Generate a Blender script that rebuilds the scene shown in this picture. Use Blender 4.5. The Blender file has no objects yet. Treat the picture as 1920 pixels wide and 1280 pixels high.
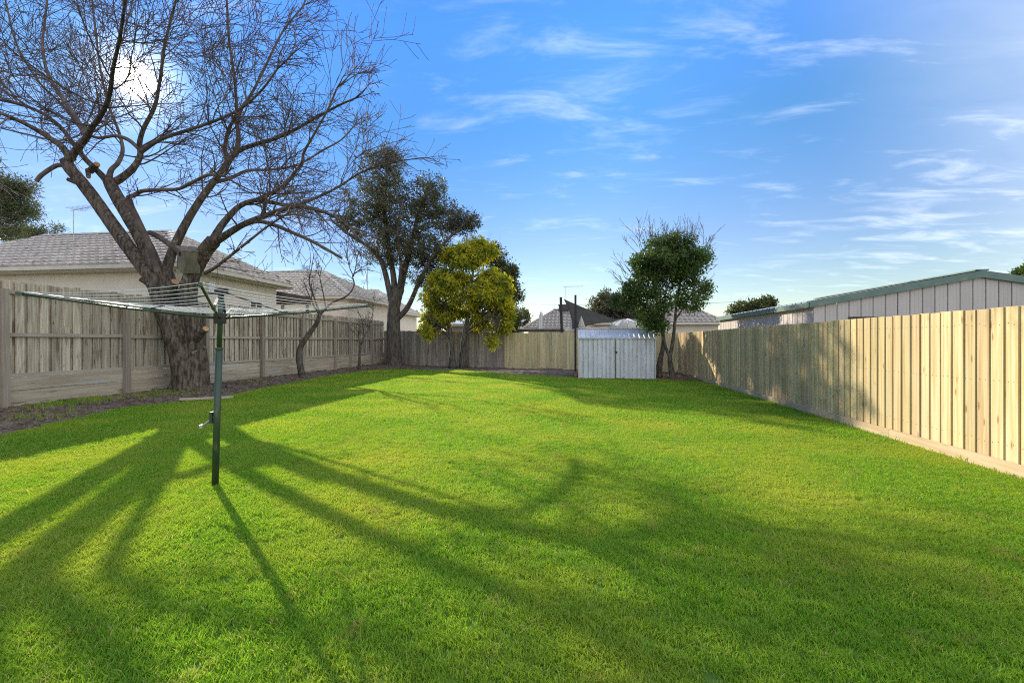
import bpy, math, random
import numpy as np
from mathutils import Vector
R = math.radians
random.seed(7)
rng = np.random.default_rng(7)
scene = bpy.context.scene
C = scene.collection

# ------------------------------------------------------------------ camera
FPX, EYE = 853.0, 1.43                 # focal length in pixels of a 1920 wide frame, eye height
YAW = math.atan(113 / FPX)             # the fences run along +Y, the camera looks a little left of them
SN, CS = math.sin(YAW), math.cos(YAW)
cam = bpy.data.cameras.new("camera")
cam.sensor_width = 36.0
cam.lens = 36.0 * FPX / 1920
cam.clip_start = 0.05
cam.clip_end = 3000
camo = bpy.data.objects.new("camera", cam)
C.objects.link(camo)
camo.location = (0, 0, EYE)
camo.rotation_euler = (R(90), 0, YAW)
scene.camera = camo

def at(x, y, d):
    """world point of picture point (x, y) at distance d along the view axis"""
    l = (x - 960) / FPX * d
    return np.array([l * CS - d * SN, l * SN + d * CS, EYE + (640 - y) / FPX * d])

# ------------------------------------------------------------------ sun, sky, exposure
SUN_EL, SUN_AZ = R(23.9), R(47.2)       # azimuth: left of +Y
SUN = np.array([-math.sin(SUN_AZ) * math.cos(SUN_EL), math.cos(SUN_AZ) * math.cos(SUN_EL), math.sin(SUN_EL)])
sl = bpy.data.lights.new("sun", 'SUN')
sl.energy = 2.9
sl.angle = R(0.55)
sl.color = (1.0, 0.91, 0.76)
so = bpy.data.objects.new("sun", sl)
C.objects.link(so)
so.rotation_euler = Vector(-SUN).to_track_quat('-Z', 'Y').to_euler()

world = bpy.data.worlds.new("World")
scene.world = world
world.use_nodes = True
SKY_STRENGTH = 0.100
def build_world():
    nt = world.node_tree
    N, L = nt.nodes, nt.links
    N.clear()
    out = N.new('ShaderNodeOutputWorld')
    bg = N.new('ShaderNodeBackground')
    L.new(bg.outputs[0], out.inputs[0])
    bg.inputs[1].default_value = SKY_STRENGTH
    sky = N.new('ShaderNodeTexSky')
    sky.sky_type = 'NISHITA'
    sky.sun_disc = False
    sky.sun_elevation = SUN_EL
    sky.sun_rotation = -SUN_AZ
    sky.air_density = 1.0
    sky.dust_density = 0.1
    sky.ozone_density = 1.6
    def math_(op, a, b=None, c=None, clamp=False):
        n = N.new('ShaderNodeMath'); n.operation = op; n.use_clamp = clamp
        for i, v in enumerate((a, b, c)):
            if v is None: continue
            if isinstance(v, (int, float)): n.inputs[i].default_value = v
            else: L.new(v, n.inputs[i])
        return n.outputs[0]
    def vdot(vec, d):
        n = N.new('ShaderNodeVectorMath'); n.operation = 'DOT_PRODUCT'
        L.new(vec, n.inputs[0]); n.inputs[1].default_value = tuple(d)
        return n.outputs['Value']
    def smooth(v, a, b):
        n = N.new('ShaderNodeMapRange'); n.interpolation_type = 'SMOOTHSTEP'
        L.new(v, n.inputs[0]); n.inputs[1].default_value = a; n.inputs[2].default_value = b
        return n.outputs[0]
    tc = N.new('ShaderNodeTexCoord')
    nm = N.new('ShaderNodeVectorMath'); nm.operation = 'NORMALIZE'
    L.new(tc.outputs['Generated'], nm.inputs[0])
    D = nm.outputs[0]
    sep = N.new('ShaderNodeSeparateXYZ'); L.new(D, sep.inputs[0])
    z = math_('MAXIMUM', sep.outputs[2], 0.0)
    # the saturated winter blue of the picture
    hs = N.new('ShaderNodeHueSaturation')
    hs.inputs['Saturation'].default_value = 1.12
    hs.inputs['Value'].default_value = 1.0
    L.new(sky.outputs[0], hs.inputs['Color'])
    gr = N.new('ShaderNodeValToRGB')
    e = gr.color_ramp.elements
    e[0].position = 0.0; e[0].color = (0.70, 0.64, 0.58, 1)
    e[1].position = 0.56; e[1].color = (0.56, 0.93, 1.35, 1)
    for p_, c_ in ((0.125, (0.70, 0.66, 0.64)), (0.217, (0.68, 0.66, 0.74)), (0.416, (0.50, 0.76, 0.92))):
        k_ = e.new(p_); k_.color = (*c_, 1)
    L.new(z, gr.inputs[0])
    tint = N.new('ShaderNodeMix'); tint.data_type = 'RGBA'; tint.blend_type = 'MULTIPLY'; tint.inputs['Factor'].default_value = 1.0
    L.new(hs.outputs[0], tint.inputs['A']); L.new(gr.outputs[0], tint.inputs['B'])
    # clear dry air: little extra whiteness round the sun
    sw = smooth(vdot(D, SUN), 0.62, 0.99)
    t2 = N.new('ShaderNodeMix'); t2.data_type = 'RGBA'; t2.blend_type = 'MULTIPLY'
    L.new(sw, t2.inputs['Factor']); L.new(tint.outputs['Result'], t2.inputs['A']); t2.inputs['B'].default_value = (0.50, 0.60, 0.74, 1)
    # thin high cloud on a flat layer
    zz = math_('ADD', z, 0.12)
    u = math_('DIVIDE', sep.outputs[0], zz)
    v = math_('DIVIDE', sep.outputs[1], zz)
    cv = N.new('ShaderNodeCombineXYZ'); L.new(u, cv.inputs[0]); L.new(v, cv.inputs[1])
    mp = N.new('ShaderNodeMapping')
    mp.inputs['Rotation'].default_value = (0, 0, R(-28))
    mp.inputs['Scale'].default_value = (1.5, 3.6, 1)
    L.new(cv.outputs[0], mp.inputs[0])
    n1 = N.new('ShaderNodeTexNoise')
    n1.inputs['Scale'].default_value = 1.5; n1.inputs['Detail'].default_value = 9
    n1.inputs['Roughness'].default_value = 0.62; n1.inputs['Distortion'].default_value = 0.5
    L.new(mp.outputs[0], n1.inputs['Vector'])
    n2 = N.new('ShaderNodeTexNoise')
    n2.inputs['Scale'].default_value = 0.9; n2.inputs['Detail'].default_value = 2
    L.new(cv.outputs[0], n2.inputs['Vector'])
    def dirpix(x, y):
        p = at(x, y, 1.0) - np.array([0, 0, EYE]); return p / np.linalg.norm(p)
    # the cirrus thickens to the right of the picture; out of view it is carried on to whiten the shade
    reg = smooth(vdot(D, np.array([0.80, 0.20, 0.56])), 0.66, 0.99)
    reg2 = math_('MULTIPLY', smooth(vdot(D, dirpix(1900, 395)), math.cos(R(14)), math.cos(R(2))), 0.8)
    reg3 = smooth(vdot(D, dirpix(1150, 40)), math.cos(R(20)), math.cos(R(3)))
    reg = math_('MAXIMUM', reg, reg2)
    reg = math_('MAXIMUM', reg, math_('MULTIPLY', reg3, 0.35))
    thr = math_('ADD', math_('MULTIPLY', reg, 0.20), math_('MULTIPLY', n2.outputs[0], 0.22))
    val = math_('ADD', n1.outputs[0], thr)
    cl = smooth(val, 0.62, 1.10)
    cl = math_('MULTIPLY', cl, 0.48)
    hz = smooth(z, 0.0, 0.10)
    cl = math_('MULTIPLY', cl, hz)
    # added cirrus layer over the right and unseen behind the camera, whitening the shade
    fill_veil = smooth(vdot(D, np.array([0.75, -0.60, 0.28])), -0.12, 0.66)
    fill_veil = math_('MULTIPLY', fill_veil, math_('ADD', math_('MULTIPLY', n1.outputs[0], 0.9), 0.40), clamp=True)
    cl = math_('MAXIMUM', cl, math_('MULTIPLY', fill_veil, 0.9))
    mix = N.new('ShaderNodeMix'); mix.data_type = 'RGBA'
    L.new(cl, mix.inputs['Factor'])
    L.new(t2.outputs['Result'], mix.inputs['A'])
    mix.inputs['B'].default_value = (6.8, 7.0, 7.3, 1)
    # the sun seen through the branches: disc and aureole
    ds = vdot(D, SUN)
    disc = smooth(ds, math.cos(R(1.7)), math.cos(R(0.8)))
    aur = math_('POWER', math_('MAXIMUM', ds, 0.0), 1100.0)
    glow = math_('ADD', math_('MULTIPLY', disc, 40.0), math_('MULTIPLY', aur, 7.0))
    gc = N.new('ShaderNodeMix'); gc.data_type = 'RGBA'; gc.blend_type = 'ADD'
    gc.inputs['Factor'].default_value = 1.0
    gcol = N.new('ShaderNodeVectorMath'); gcol.operation = 'SCALE'
    gcol.inputs[0].default_value = (1.0, 0.97, 0.90); L.new(glow, gcol.inputs['Scale'])
    L.new(mix.outputs['Result'], gc.inputs['A']); L.new(gcol.outputs[0], gc.inputs['B'])
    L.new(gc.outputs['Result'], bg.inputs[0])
build_world()
scene.view_settings.view_transform = 'Standard'
scene.view_settings.look = 'None'
scene.view_settings.gamma = 1.0
scene.view_settings.exposure = 1.32
scene.view_settings.use_curve_mapping = False
scene.render.engine = 'CYCLES'
scene.cycles.use_denoising = False
scene.cycles.use_adaptive_sampling = False
scene.cycles.sample_clamp_indirect = 4.0
scene.cycles.filter_width = 1.1
scene.cycles.max_bounces = 8
scene.cycles.diffuse_bounces = 3
scene.cycles.transparent_max_bounces = 8
scene.cycles.caustics_reflective = False
scene.cycles.caustics_refractive = False

# ------------------------------------------------------------------ materials
def material(name, c1, c2, scale=(6, 6, 6), detail=5, rough=0.8, bump=0.0, bump_scale=None, rand=0.0,
             metallic=0.0, spots=None, translucent=None, lo=0.35, hi=0.65, knots=None, stain=None, hue=0.0, spec=0.3, bdist=0.02):
    """two colours mixed by noise in object space, shifted per object; optional spots, stains, knots"""
    m = bpy.data.materials.new(name); m.use_nodes = True
    nt = m.node_tree; N, L = nt.nodes, nt.links
    N.clear()
    out = N.new('ShaderNodeOutputMaterial')
    bs = N.new('ShaderNodeBsdfPrincipled')
    bs.inputs['Roughness'].default_value = rough
    bs.inputs['Metallic'].default_value = metallic
    bs.inputs['Specular IOR Level'].default_value = spec
    tc = N.new('ShaderNodeTexCoord')
    oi = N.new('ShaderNodeObjectInfo')
    off = N.new('ShaderNodeVectorMath'); off.operation = 'MULTIPLY_ADD'
    cmb = N.new('ShaderNodeCombineXYZ')
    for i in range(3): L.new(oi.outputs['Random'], cmb.inputs[i])
    L.new(cmb.outputs[0], off.inputs[0]); off.inputs[1].default_value = (37.0, 91.0, 53.0)
    L.new(tc.outputs['Object'], off.inputs[2])
    def noise(sc, det=5, rgh=0.6, dist=0.0):
        mp = N.new('ShaderNodeMapping'); mp.inputs['Scale'].default_value = sc
        L.new(off.outputs[0], mp.inputs[0])
        n = N.new('ShaderNodeTexNoise'); n.inputs['Scale'].default_value = 1.0
        n.inputs['Detail'].default_value = det; n.inputs['Roughness'].default_value = rgh
        n.inputs['Distortion'].default_value = dist
        L.new(mp.outputs[0], n.inputs['Vector'])
        return n.outputs[0]
    def ramp(v, a, b):
        n = N.new('ShaderNodeMapRange'); n.inputs[1].default_value = a; n.inputs[2].default_value = b
        n.interpolation_type = 'SMOOTHSTEP'; L.new(v, n.inputs[0]); return n.outputs[0]
    def mixc(f, a, b, blend='MIX'):
        n = N.new('ShaderNodeMix'); n.data_type = 'RGBA'; n.blend_type = blend
        for k, s in (('Factor', f), ('A', a), ('B', b)):
            if isinstance(s, (int, float)): n.inputs[k].default_value = s
            elif isinstance(s, tuple): n.inputs[k].default_value = (*s, 1)
            else: L.new(s, n.inputs[k])
        return n.outputs['Result']
    nz = noise(scale, detail)
    col = mixc(ramp(nz, lo, hi), c1, c2)
    if stain:                                   # (colour, scale, lo, hi)
        col = mixc(ramp(noise(stain[1], 4), stain[2], stain[3]), col, stain[0])
    if knots:                                   # (colour, scale, radius)
        mp = N.new('ShaderNodeMapping'); mp.inputs['Scale'].default_value = knots[1]
        L.new(off.outputs[0], mp.inputs[0])
        vo = N.new('ShaderNodeTexVoronoi'); vo.inputs['Scale'].default_value = 1.0
        L.new(mp.outputs[0], vo.inputs['Vector'])
        n = N.new('ShaderNodeMapRange'); n.inputs[1].default_value = knots[2]; n.inputs[2].default_value = knots[2] * 0.35
        L.new(vo.outputs['Distance'], n.inputs[0])
        col = mixc(n.outputs[0], col, knots[0])
    if spots:
        col = mixc(ramp(noise(spots[1], 2), spots[2], spots[3]), col, spots[0])
    if rand or hue:
        h = N.new('ShaderNodeHueSaturation')
        mr = N.new('ShaderNodeMapRange'); mr.inputs[3].default_value = 1 - rand; mr.inputs[4].default_value = 1 + rand
        L.new(oi.outputs['Random'], mr.inputs[0]); L.new(mr.outputs[0], h.inputs['Value'])
        if hue:
            wn = N.new('ShaderNodeTexWhiteNoise'); wn.noise_dimensions = '1D'
            L.new(oi.outputs['Random'], wn.inputs['W'])
            m2 = N.new('ShaderNodeMapRange'); m2.inputs[3].default_value = 0.5 - hue; m2.inputs[4].default_value = 0.5 + hue
            L.new(wn.outputs['Value'], m2.inputs[0]); L.new(m2.outputs[0], h.inputs['Hue'])
        L.new(col, h.inputs['Color']); col = h.outputs[0]
    L.new(col, bs.inputs['Base Color'])
    if bump:
        b = N.new('ShaderNodeBump'); b.inputs['Strength'].default_value = bump; b.inputs['Distance'].default_value = bdist
        L.new(noise(bump_scale or scale, 6, 0.65), b.inputs['Height']); L.new(b.outputs[0], bs.inputs['Normal'])
    sh = bs.outputs[0]
    if translucent:
        t = N.new('ShaderNodeBsdfTranslucent')
        tm = mixc(1.0, col, translucent[1], 'MULTIPLY'); L.new(tm, t.inputs['Color'])
        ms = N.new('ShaderNodeMixShader'); ms.inputs[0].default_value = translucent[0]
        L.new(sh, ms.inputs[1]); L.new(t.outputs[0], ms.inputs[2]); sh = ms.outputs[0]
    L.new(sh, out.inputs[0])
    return m

def leaf_material(name, c1, c2, trans, tcol, patch=1.2, rough=0.55):
    """foliage: colour varies by leaf (attribute rnd) and by patches in space"""
    m = bpy.data.materials.new(name); m.use_nodes = True
    nt = m.node_tree; N, L = nt.nodes, nt.links
    N.clear()
    out = N.new('ShaderNodeOutputMaterial')
    bs = N.new('ShaderNodeBsdfPrincipled'); bs.inputs['Roughness'].default_value = rough
    bs.inputs['Specular IOR Level'].default_value = 0.25
    at_ = N.new('ShaderNodeAttribute'); at_.attribute_name = 'rnd'
    geo = N.new('ShaderNodeNewGeometry')
    nz = N.new('ShaderNodeTexNoise'); nz.inputs['Scale'].default_value = patch; nz.inputs['Detail'].default_value = 3
    L.new(geo.outputs['Position'], nz.inputs['Vector'])
    mr = N.new('ShaderNodeMapRange'); mr.inputs[1].default_value = 0.36; mr.inputs[2].default_value = 0.64
    L.new(nz.outputs[0], mr.inputs[0])
    ad = N.new('ShaderNodeMath'); ad.operation = 'MULTIPLY_ADD'; ad.inputs[1].default_value = 0.5
    hf = N.new('ShaderNodeMath'); hf.operation = 'MULTIPLY'; hf.inputs[1].default_value = 0.5
    L.new(mr.outputs[0], hf.inputs[0]); L.new(at_.outputs['Fac'], ad.inputs[0]); L.new(hf.outputs[0], ad.inputs[2])
    mx = N.new('ShaderNodeMix'); mx.data_type = 'RGBA'
    mx.inputs['A'].default_value = (*c1, 1); mx.inputs['B'].default_value = (*c2, 1)
    L.new(ad.outputs[0], mx.inputs['Factor'])
    L.new(mx.outputs['Result'], bs.inputs['Base Color'])
    t = N.new('ShaderNodeBsdfTranslucent')
    tm = N.new('ShaderNodeMix'); tm.data_type = 'RGBA'; tm.blend_type = 'MULTIPLY'; tm.inputs['Factor'].default_value = 1
    L.new(mx.outputs['Result'], tm.inputs['A']); tm.inputs['B'].default_value = (*tcol, 1)
    L.new(tm.outputs['Result'], t.inputs['Color'])
    ms = N.new('ShaderNodeMixShader'); ms.inputs[0].default_value = trans
    L.new(bs.outputs[0], ms.inputs[1]); L.new(t.outputs[0], ms.inputs[2])
    L.new(ms.outputs[0], out.inputs[0])
    return m

M = {}
M['soil'] = material('soil', (0.085, 0.062, 0.046), (0.17, 0.135, 0.105), (5, 5, 5), 8, 0.95, 0.9, (14, 14, 14), spots=((0.26, 0.20, 0.13), (9, 9, 9), 0.60, 0.70))
M['clod'] = material('clod', (0.085, 0.060, 0.043), (0.17, 0.13, 0.098), (9, 9, 9), 6, 0.95, 0.5, (30, 30, 30))
M['far_ground'] = material('far_ground', (0.10, 0.10, 0.06), (0.16, 0.14, 0.09), (0.3, 0.3, 0.3), 5, 0.95)
M['turf'] = material('turf', (0.075, 0.16, 0.02), (0.13, 0.22, 0.03), (7, 7, 7), 6, 0.95)
M['litter'] = leaf_material('litter', (0.22, 0.13, 0.045), (0.40, 0.27, 0.09), 0.25, (1, .8, .5), 2.0)
M['grass'] = None
M['new_pine'] = material('new_pine', (0.63, 0.49, 0.262), (0.47, 0.33, 0.148), (24, 24, 0.8), 6, 0.75, 0.15, (60, 60, 3), rand=0.22, hue=0.010,
                         knots=((0.30, 0.17, 0.075), (9, 9, 2.6), 0.17), stain=((0.54, 0.435, 0.245), (4, 4, 0.7), 0.52, 0.72))
M['nail'] = material('nail', (0.10, 0.06, 0.04), (0.14, 0.09, 0.06), (9, 9, 9), 2, 0.8)
M['plinth'] = material('plinth', (0.60, 0.455, 0.27), (0.50, 0.36, 0.20), (1.0, 1.0, 22), 6, 0.8, 0.2, (3, 3, 60), rand=0.10, stain=((0.34, 0.27, 0.18), (2.5, 2.5, 9), 0.55, 0.75))
M['new_pine_green'] = material('new_pine_green', (0.64, 0.54, 0.31), (0.52, 0.42, 0.225), (16, 16, 0.9), 6, 0.8, 0.15, (60, 60, 3), rand=0.16, hue=0.010,
                         knots=((0.20, 0.13, 0.07), (9, 9, 3), 0.17), stain=((0.33, 0.33, 0.20), (3, 3, 0.6), 0.50, 0.70))
M['grey_paling'] = material('grey_paling', (0.33, 0.27, 0.20), (0.53, 0.465, 0.375), (26, 26, 1.2), 8, 0.9, 0.5, (70, 70, 3), rand=0.26, hue=0.010,
                         stain=((0.175, 0.12, 0.076), (10, 10, 1.4), 0.53, 0.70), knots=((0.15, 0.10, 0.07), (8, 8, 2.4), 0.14))
M['old_back_paling'] = material('old_back_paling', (0.28, 0.24, 0.195), (0.39, 0.34, 0.28), (22, 22, 1.2), 7, 0.92, 0.3, (70, 70, 3), rand=0.28,
                         stain=((0.10, 0.085, 0.065), (7, 7, 1.0), 0.54, 0.72))
M['grey_post'] = material('grey_post', (0.25, 0.208, 0.168), (0.34, 0.288, 0.238), (22, 22, 1.4), 7, 0.9, 0.35, (70, 70, 4), rand=0.12)
M['grey_rail'] = material('grey_rail', (0.33, 0.28, 0.225), (0.43, 0.375, 0.31), (22, 1.4, 22), 7, 0.9, 0.3, (70, 4, 70), rand=0.12, stain=((0.30, 0.33, 0.30), (3, 1, 3), 0.56, 0.70))
M['sleeper'] = material('sleeper', (0.36, 0.295, 0.215), (0.50, 0.425, 0.325), (14, 0.9, 18), 7, 0.92, 0.4, (50, 3, 60), rand=0.12,
                        stain=((0.15, 0.115, 0.08), (8, 1.1, 9), 0.60, 0.70), spots=((0.42, 0.43, 0.40), (2, 0.6, 4), 0.60, 0.74))
M['bark'] = material('bark', (0.045, 0.034, 0.026), (0.185, 0.145, 0.11), (15, 15, 4.0), 9, 0.92, 1.0, (22, 22, 6), bdist=0.07, spots=((0.27, 0.25, 0.20), (5, 5, 5), 0.62, 0.72))
M['twig'] = material('twig', (0.085, 0.062, 0.055), (0.165, 0.125, 0.10), (3, 3, 3), 4, 0.85)
M['dark_bark'] = material('dark_bark', (0.06, 0.05, 0.04), (0.16, 0.135, 0.11), (14, 14, 4), 7, 0.95, 0.9, (24, 24, 7), bdist=0.05)
M['cut_wood'] = material('cut_wood', (0.42, 0.22, 0.10), (0.52, 0.32, 0.17), (20, 20, 20), 4, 0.8)
M['leaf_dark'] = leaf_material('leaf_dark', (0.062, 0.070, 0.045), (0.16, 0.160, 0.092), 0.38, (1.0, 1.0, 0.5), 0.8)
M['leaf_gold'] = leaf_material('leaf_gold', (0.05, 0.12, 0.02), (0.68, 0.62, 0.06), 0.55, (1.4, 1.3, 0.35), 1.7)
M['leaf_back'] = leaf_material('leaf_back', (0.05, 0.07, 0.03), (0.13, 0.14, 0.045), 0.30, (1.0, 1.0, 0.4), 0.9)
M['leaf_green'] = leaf_material('leaf_green', (0.035, 0.068, 0.020), (0.125, 0.175, 0.042), 0.40, (1.1, 1.3, 0.45), 1.4, 0.4)
M['leaf_gum'] = leaf_material('leaf_gum', (0.075, 0.10, 0.05), (0.16, 0.17, 0.09), 0.35, (1.1, 1.1, 0.6), 1.0)
M['render'] = material('render', (0.76, 0.675, 0.55), (0.81, 0.73, 0.61), (1.5, 1.5, 1.5), 5, 0.9, 0.15, (60, 60, 60), stain=((0.64, 0.57, 0.47), (0.8, 0.8, 0.5), 0.56, 0.75))
M['tile'] = material('tile', (0.47, 0.405, 0.34), (0.60, 0.53, 0.455), (7, 7, 7), 5, 0.75, 0.2, (60, 60, 60), rand=0.16, stain=((0.26, 0.235, 0.215), (3, 3, 3), 0.55, 0.72))
M['tile_dark'] = material('tile_dark', (0.24, 0.21, 0.18), (0.36, 0.32, 0.28), (5, 5, 5), 5, 0.85, 0.2, (60, 60, 60), rand=0.14)
M['tile_pale'] = material('tile_pale', (0.44, 0.385, 0.31), (0.58, 0.51, 0.42), (3, 3, 3), 5, 0.8, rand=0.14)
M['deck'] = material('deck', (0.16, 0.145, 0.135), (0.21, 0.19, 0.18), (3, 3, 3), 3, 0.9)
M['gutter'] = material('gutter', (0.62, 0.565, 0.46), (0.68, 0.62, 0.52), (2, 2, 2), 3, 0.5)
M['white_paint'] = material('white_paint', (0.74, 0.74, 0.72), (0.80, 0.80, 0.78), (3, 3, 3), 3, 0.5)
M['brown_paint'] = material('brown_paint', (0.075, 0.048, 0.036), (0.105, 0.07, 0.055), (5, 5, 5), 4, 0.6)
M['glass'] = material('glass', (0.035, 0.04, 0.045), (0.05, 0.055, 0.06), (1, 1, 1), 2, 0.08, spec=0.6)
M['garage_wall'] = material('garage_wall', (0.50, 0.445, 0.395), (0.55, 0.49, 0.435), (2.5, 2.5, 0.8), 4, 0.5, rand=0.03,
                         spots=((0.15, 0.13, 0.11), (26, 26, 26), 0.735, 0.765), spec=0.4)
M['garage_trim'] = material('garage_trim', (0.125, 0.19, 0.155), (0.16, 0.225, 0.185), (4, 4, 4), 4, 0.5, spots=((0.25, 0.25, 0.17), (5, 5, 5), 0.62, 0.74))
M['zinc'] = material('zinc', (0.56, 0.565, 0.575), (0.68, 0.685, 0.69), (5, 5, 1.5), 6, 0.55, rand=0.06, metallic=0.0,
                     stain=((0.50, 0.49, 0.46), (7, 7, 1.0), 0.54, 0.72), spots=((0.26, 0.23, 0.20), (16, 16, 16), 0.71, 0.76))
M['zinc_roof'] = material('zinc_roof', (0.55, 0.54, 0.52), (0.70, 0.69, 0.67), (3, 3, 3), 5, 0.45, metallic=0.2, spots=((0.33, 0.27, 0.2), (5, 5, 5), 0.62, 0.75))
M['steel_black'] = material('steel_black', (0.018, 0.018, 0.018), (0.035, 0.033, 0.03), (6, 6, 6), 4, 0.5)
M['hoist_green'] = material('hoist_green', (0.026, 0.048, 0.024), (0.046, 0.075, 0.038), (8, 8, 3), 5, 0.35, spots=((0.11, 0.12, 0.06), (12, 12, 4), 0.63, 0.72), spec=0.5)
M['galv'] = material('galv', (0.42, 0.43, 0.41), (0.55, 0.56, 0.53), (10, 10, 10), 4, 0.4, metallic=0.6)
M['line'] = material('line', (0.70, 0.70, 0.66), (0.80, 0.79, 0.75), (10, 10, 10), 2, 0.5)
M['sail'] = material('sail', (0.050, 0.045, 0.038), (0.066, 0.06, 0.05), (3, 3, 3), 3, 0.9, translucent=(0.2, (0.8, 0.8, 0.8)))
M['canvas'] = material('canvas', (0.62, 0.58, 0.50), (0.70, 0.66, 0.58), (3, 3, 3), 3, 0.7, translucent=(0.35, (1, 1, 1)))
M['terracotta'] = material('terracotta', (0.36, 0.14, 0.075), (0.44, 0.20, 0.11), (6, 6, 6), 4, 0.8)
M['red_roof'] = material('red_roof', (0.33, 0.12, 0.09), (0.43, 0.19, 0.15), (4, 4, 4), 4, 0.75, spots=((0.62, 0.57, 0.56), (4, 4, 4), 0.55, 0.62))
M['teal'] = material('teal', (0.05, 0.27, 0.22), (0.07, 0.33, 0.27), (3, 3, 3), 3, 0.5)
M['cream_sheet'] = material('cream_sheet', (0.55, 0.50, 0.38), (0.62, 0.57, 0.45), (3, 3, 3), 3, 0.6)
M['cooler'] = material('cooler', (0.06, 0.055, 0.055), (0.085, 0.08, 0.08), (3, 3, 3), 3, 0.6)
M['nest_ply'] = material('nest_ply', (0.15, 0.13, 0.10), (0.24, 0.21, 0.16), (12, 12, 4), 5, 0.9, 0.3)
M['black'] = material('black', (0.012, 0.011, 0.01), (0.016, 0.015, 0.014), (3, 3, 3), 2, 0.9)
M['wire'] = material('wire', (0.10, 0.10, 0.10), (0.13, 0.13, 0.13), (3, 3, 3), 2, 0.7)

# ------------------------------------------------------------------ mesh helpers
def mesh_obj(name, verts, faces, m, parent=None, smooth=False):
    me = bpy.data.meshes.new(name)
    me.from_pydata([tuple(map(float, v)) for v in verts], [], faces)
    me.materials.append(M[m] if isinstance(m, str) else m)
    if smooth:
        me.polygons.foreach_set('use_smooth', [True] * len(me.polygons))
    me.update()
    o = bpy.data.objects.new(name, me); C.objects.link(o)
    if parent: o.parent = parent
    return o

def np_mesh(name, V, F, m, parent=None, smooth=False, rnd=None):
    """F: (n,k) int array, all faces with k corners"""
    me = bpy.data.meshes.new(name)
    V = np.asarray(V, dtype=np.float32); F = np.asarray(F, dtype=np.int32)
    k = F.shape[1]
    me.vertices.add(len(V)); me.vertices.foreach_set('co', V.ravel())
    me.loops.add(F.size); me.loops.foreach_set('vertex_index', F.ravel())
    me.polygons.add(len(F))
    me.polygons.foreach_set('loop_start', np.arange(0, F.size, k, dtype=np.int32))
    if smooth: me.polygons.foreach_set('use_smooth', np.ones(len(F), dtype=bool))
    me.materials.append(M[m] if isinstance(m, str) else m)
    if rnd is not None:
        a = me.attributes.new('rnd', 'FLOAT', 'POINT'); a.data.foreach_set('value', np.asarray(rnd, dtype=np.float32))
    me.update(calc_edges=True); me.validate()
    o = bpy.data.objects.new(name, me); C.objects.link(o)
    if parent: o.parent = parent
    return o

BOXF = [(0, 3, 2, 1), (4, 5, 6, 7), (0, 1, 5, 4), (1, 2, 6, 5), (2, 3, 7, 6), (3, 0, 4, 7)]
def box_vf(x0, x1, y0, y1, z0, z1):
    return [(x0, y0, z0), (x1, y0, z0), (x1, y1, z0), (x0, y1, z0), (x0, y0, z1), (x1, y0, z1), (x1, y1, z1), (x0, y1, z1)], list(BOXF)

class MB:
    """collects shapes for one mesh object"""
    def __init__(s): s.v = []; s.f = []
    def add(s, V, F):
        n = len(s.v); s.v += [tuple(map(float, p)) for p in V]; s.f += [tuple(i + n for i in f) for f in F]; return s
    def box(s, *a): return s.add(*box_vf(*a))
    def bar(s, a, b, w, h, up=(0, 0, 1)):
        a, b = np.array(a, float), np.array(b, float); d = b - a; d /= np.linalg.norm(d)
        u = np.array(up, float); r = np.cross(d, u); r /= np.linalg.norm(r); u = np.cross(r, d)
        V = [p + r * sx * w / 2 + u * sz * h / 2 for p in (a, b) for sx, sz in ((-1, -1), (1, -1), (1, 1), (-1, 1))]
        return s.add(V, [(0, 1, 2, 3), (7, 6, 5, 4), (0, 4, 5, 1), (1, 5, 6, 2), (2, 6, 7, 3), (3, 7, 4, 0)])
    def tube(s, pts, rad, k=8, cap=True):
        V, F = tube_vf(pts, rad, k, cap); return s.add(V, F)
    def build(s, name, m, parent=None, smooth=False): return mesh_obj(name, s.v, s.f, m, parent, smooth)

def tube_vf(pts, rad, k=8, cap=True):
    pts = np.asarray(pts, float); n = len(pts)
    rad = np.full(n, rad, float) if np.isscalar(rad) else np.asarray(rad, float)
    t = np.gradient(pts, axis=0); t /= np.linalg.norm(t, axis=1)[:, None] + 1e-9
    ref = np.array([0, 0, 1.0]) if abs(t[0][2]) < 0.9 else np.array([1.0, 0, 0])
    u = np.cross(t[0], ref); u /= np.linalg.norm(u)
    V = []
    ang = np.arange(k) * 2 * math.pi / k
    ca, sa = np.cos(ang)[:, None], np.sin(ang)[:, None]
    for i in range(n):
        u = u - t[i] * np.dot(u, t[i]); u /= np.linalg.norm(u) + 1e-9
        w = np.cross(t[i], u)
        V.append(pts[i] + rad[i] * (ca * u + sa * w))
    V = np.concatenate(V)
    F = [(i * k + j, i * k + (j + 1) % k, (i + 1) * k + (j + 1) % k, (i + 1) * k + j) for i in range(n - 1) for j in range(k)]
    if cap: F += [tuple(range(k - 1, -1, -1)), tuple((n - 1) * k + j for j in range(k))]
    return V, F

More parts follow.
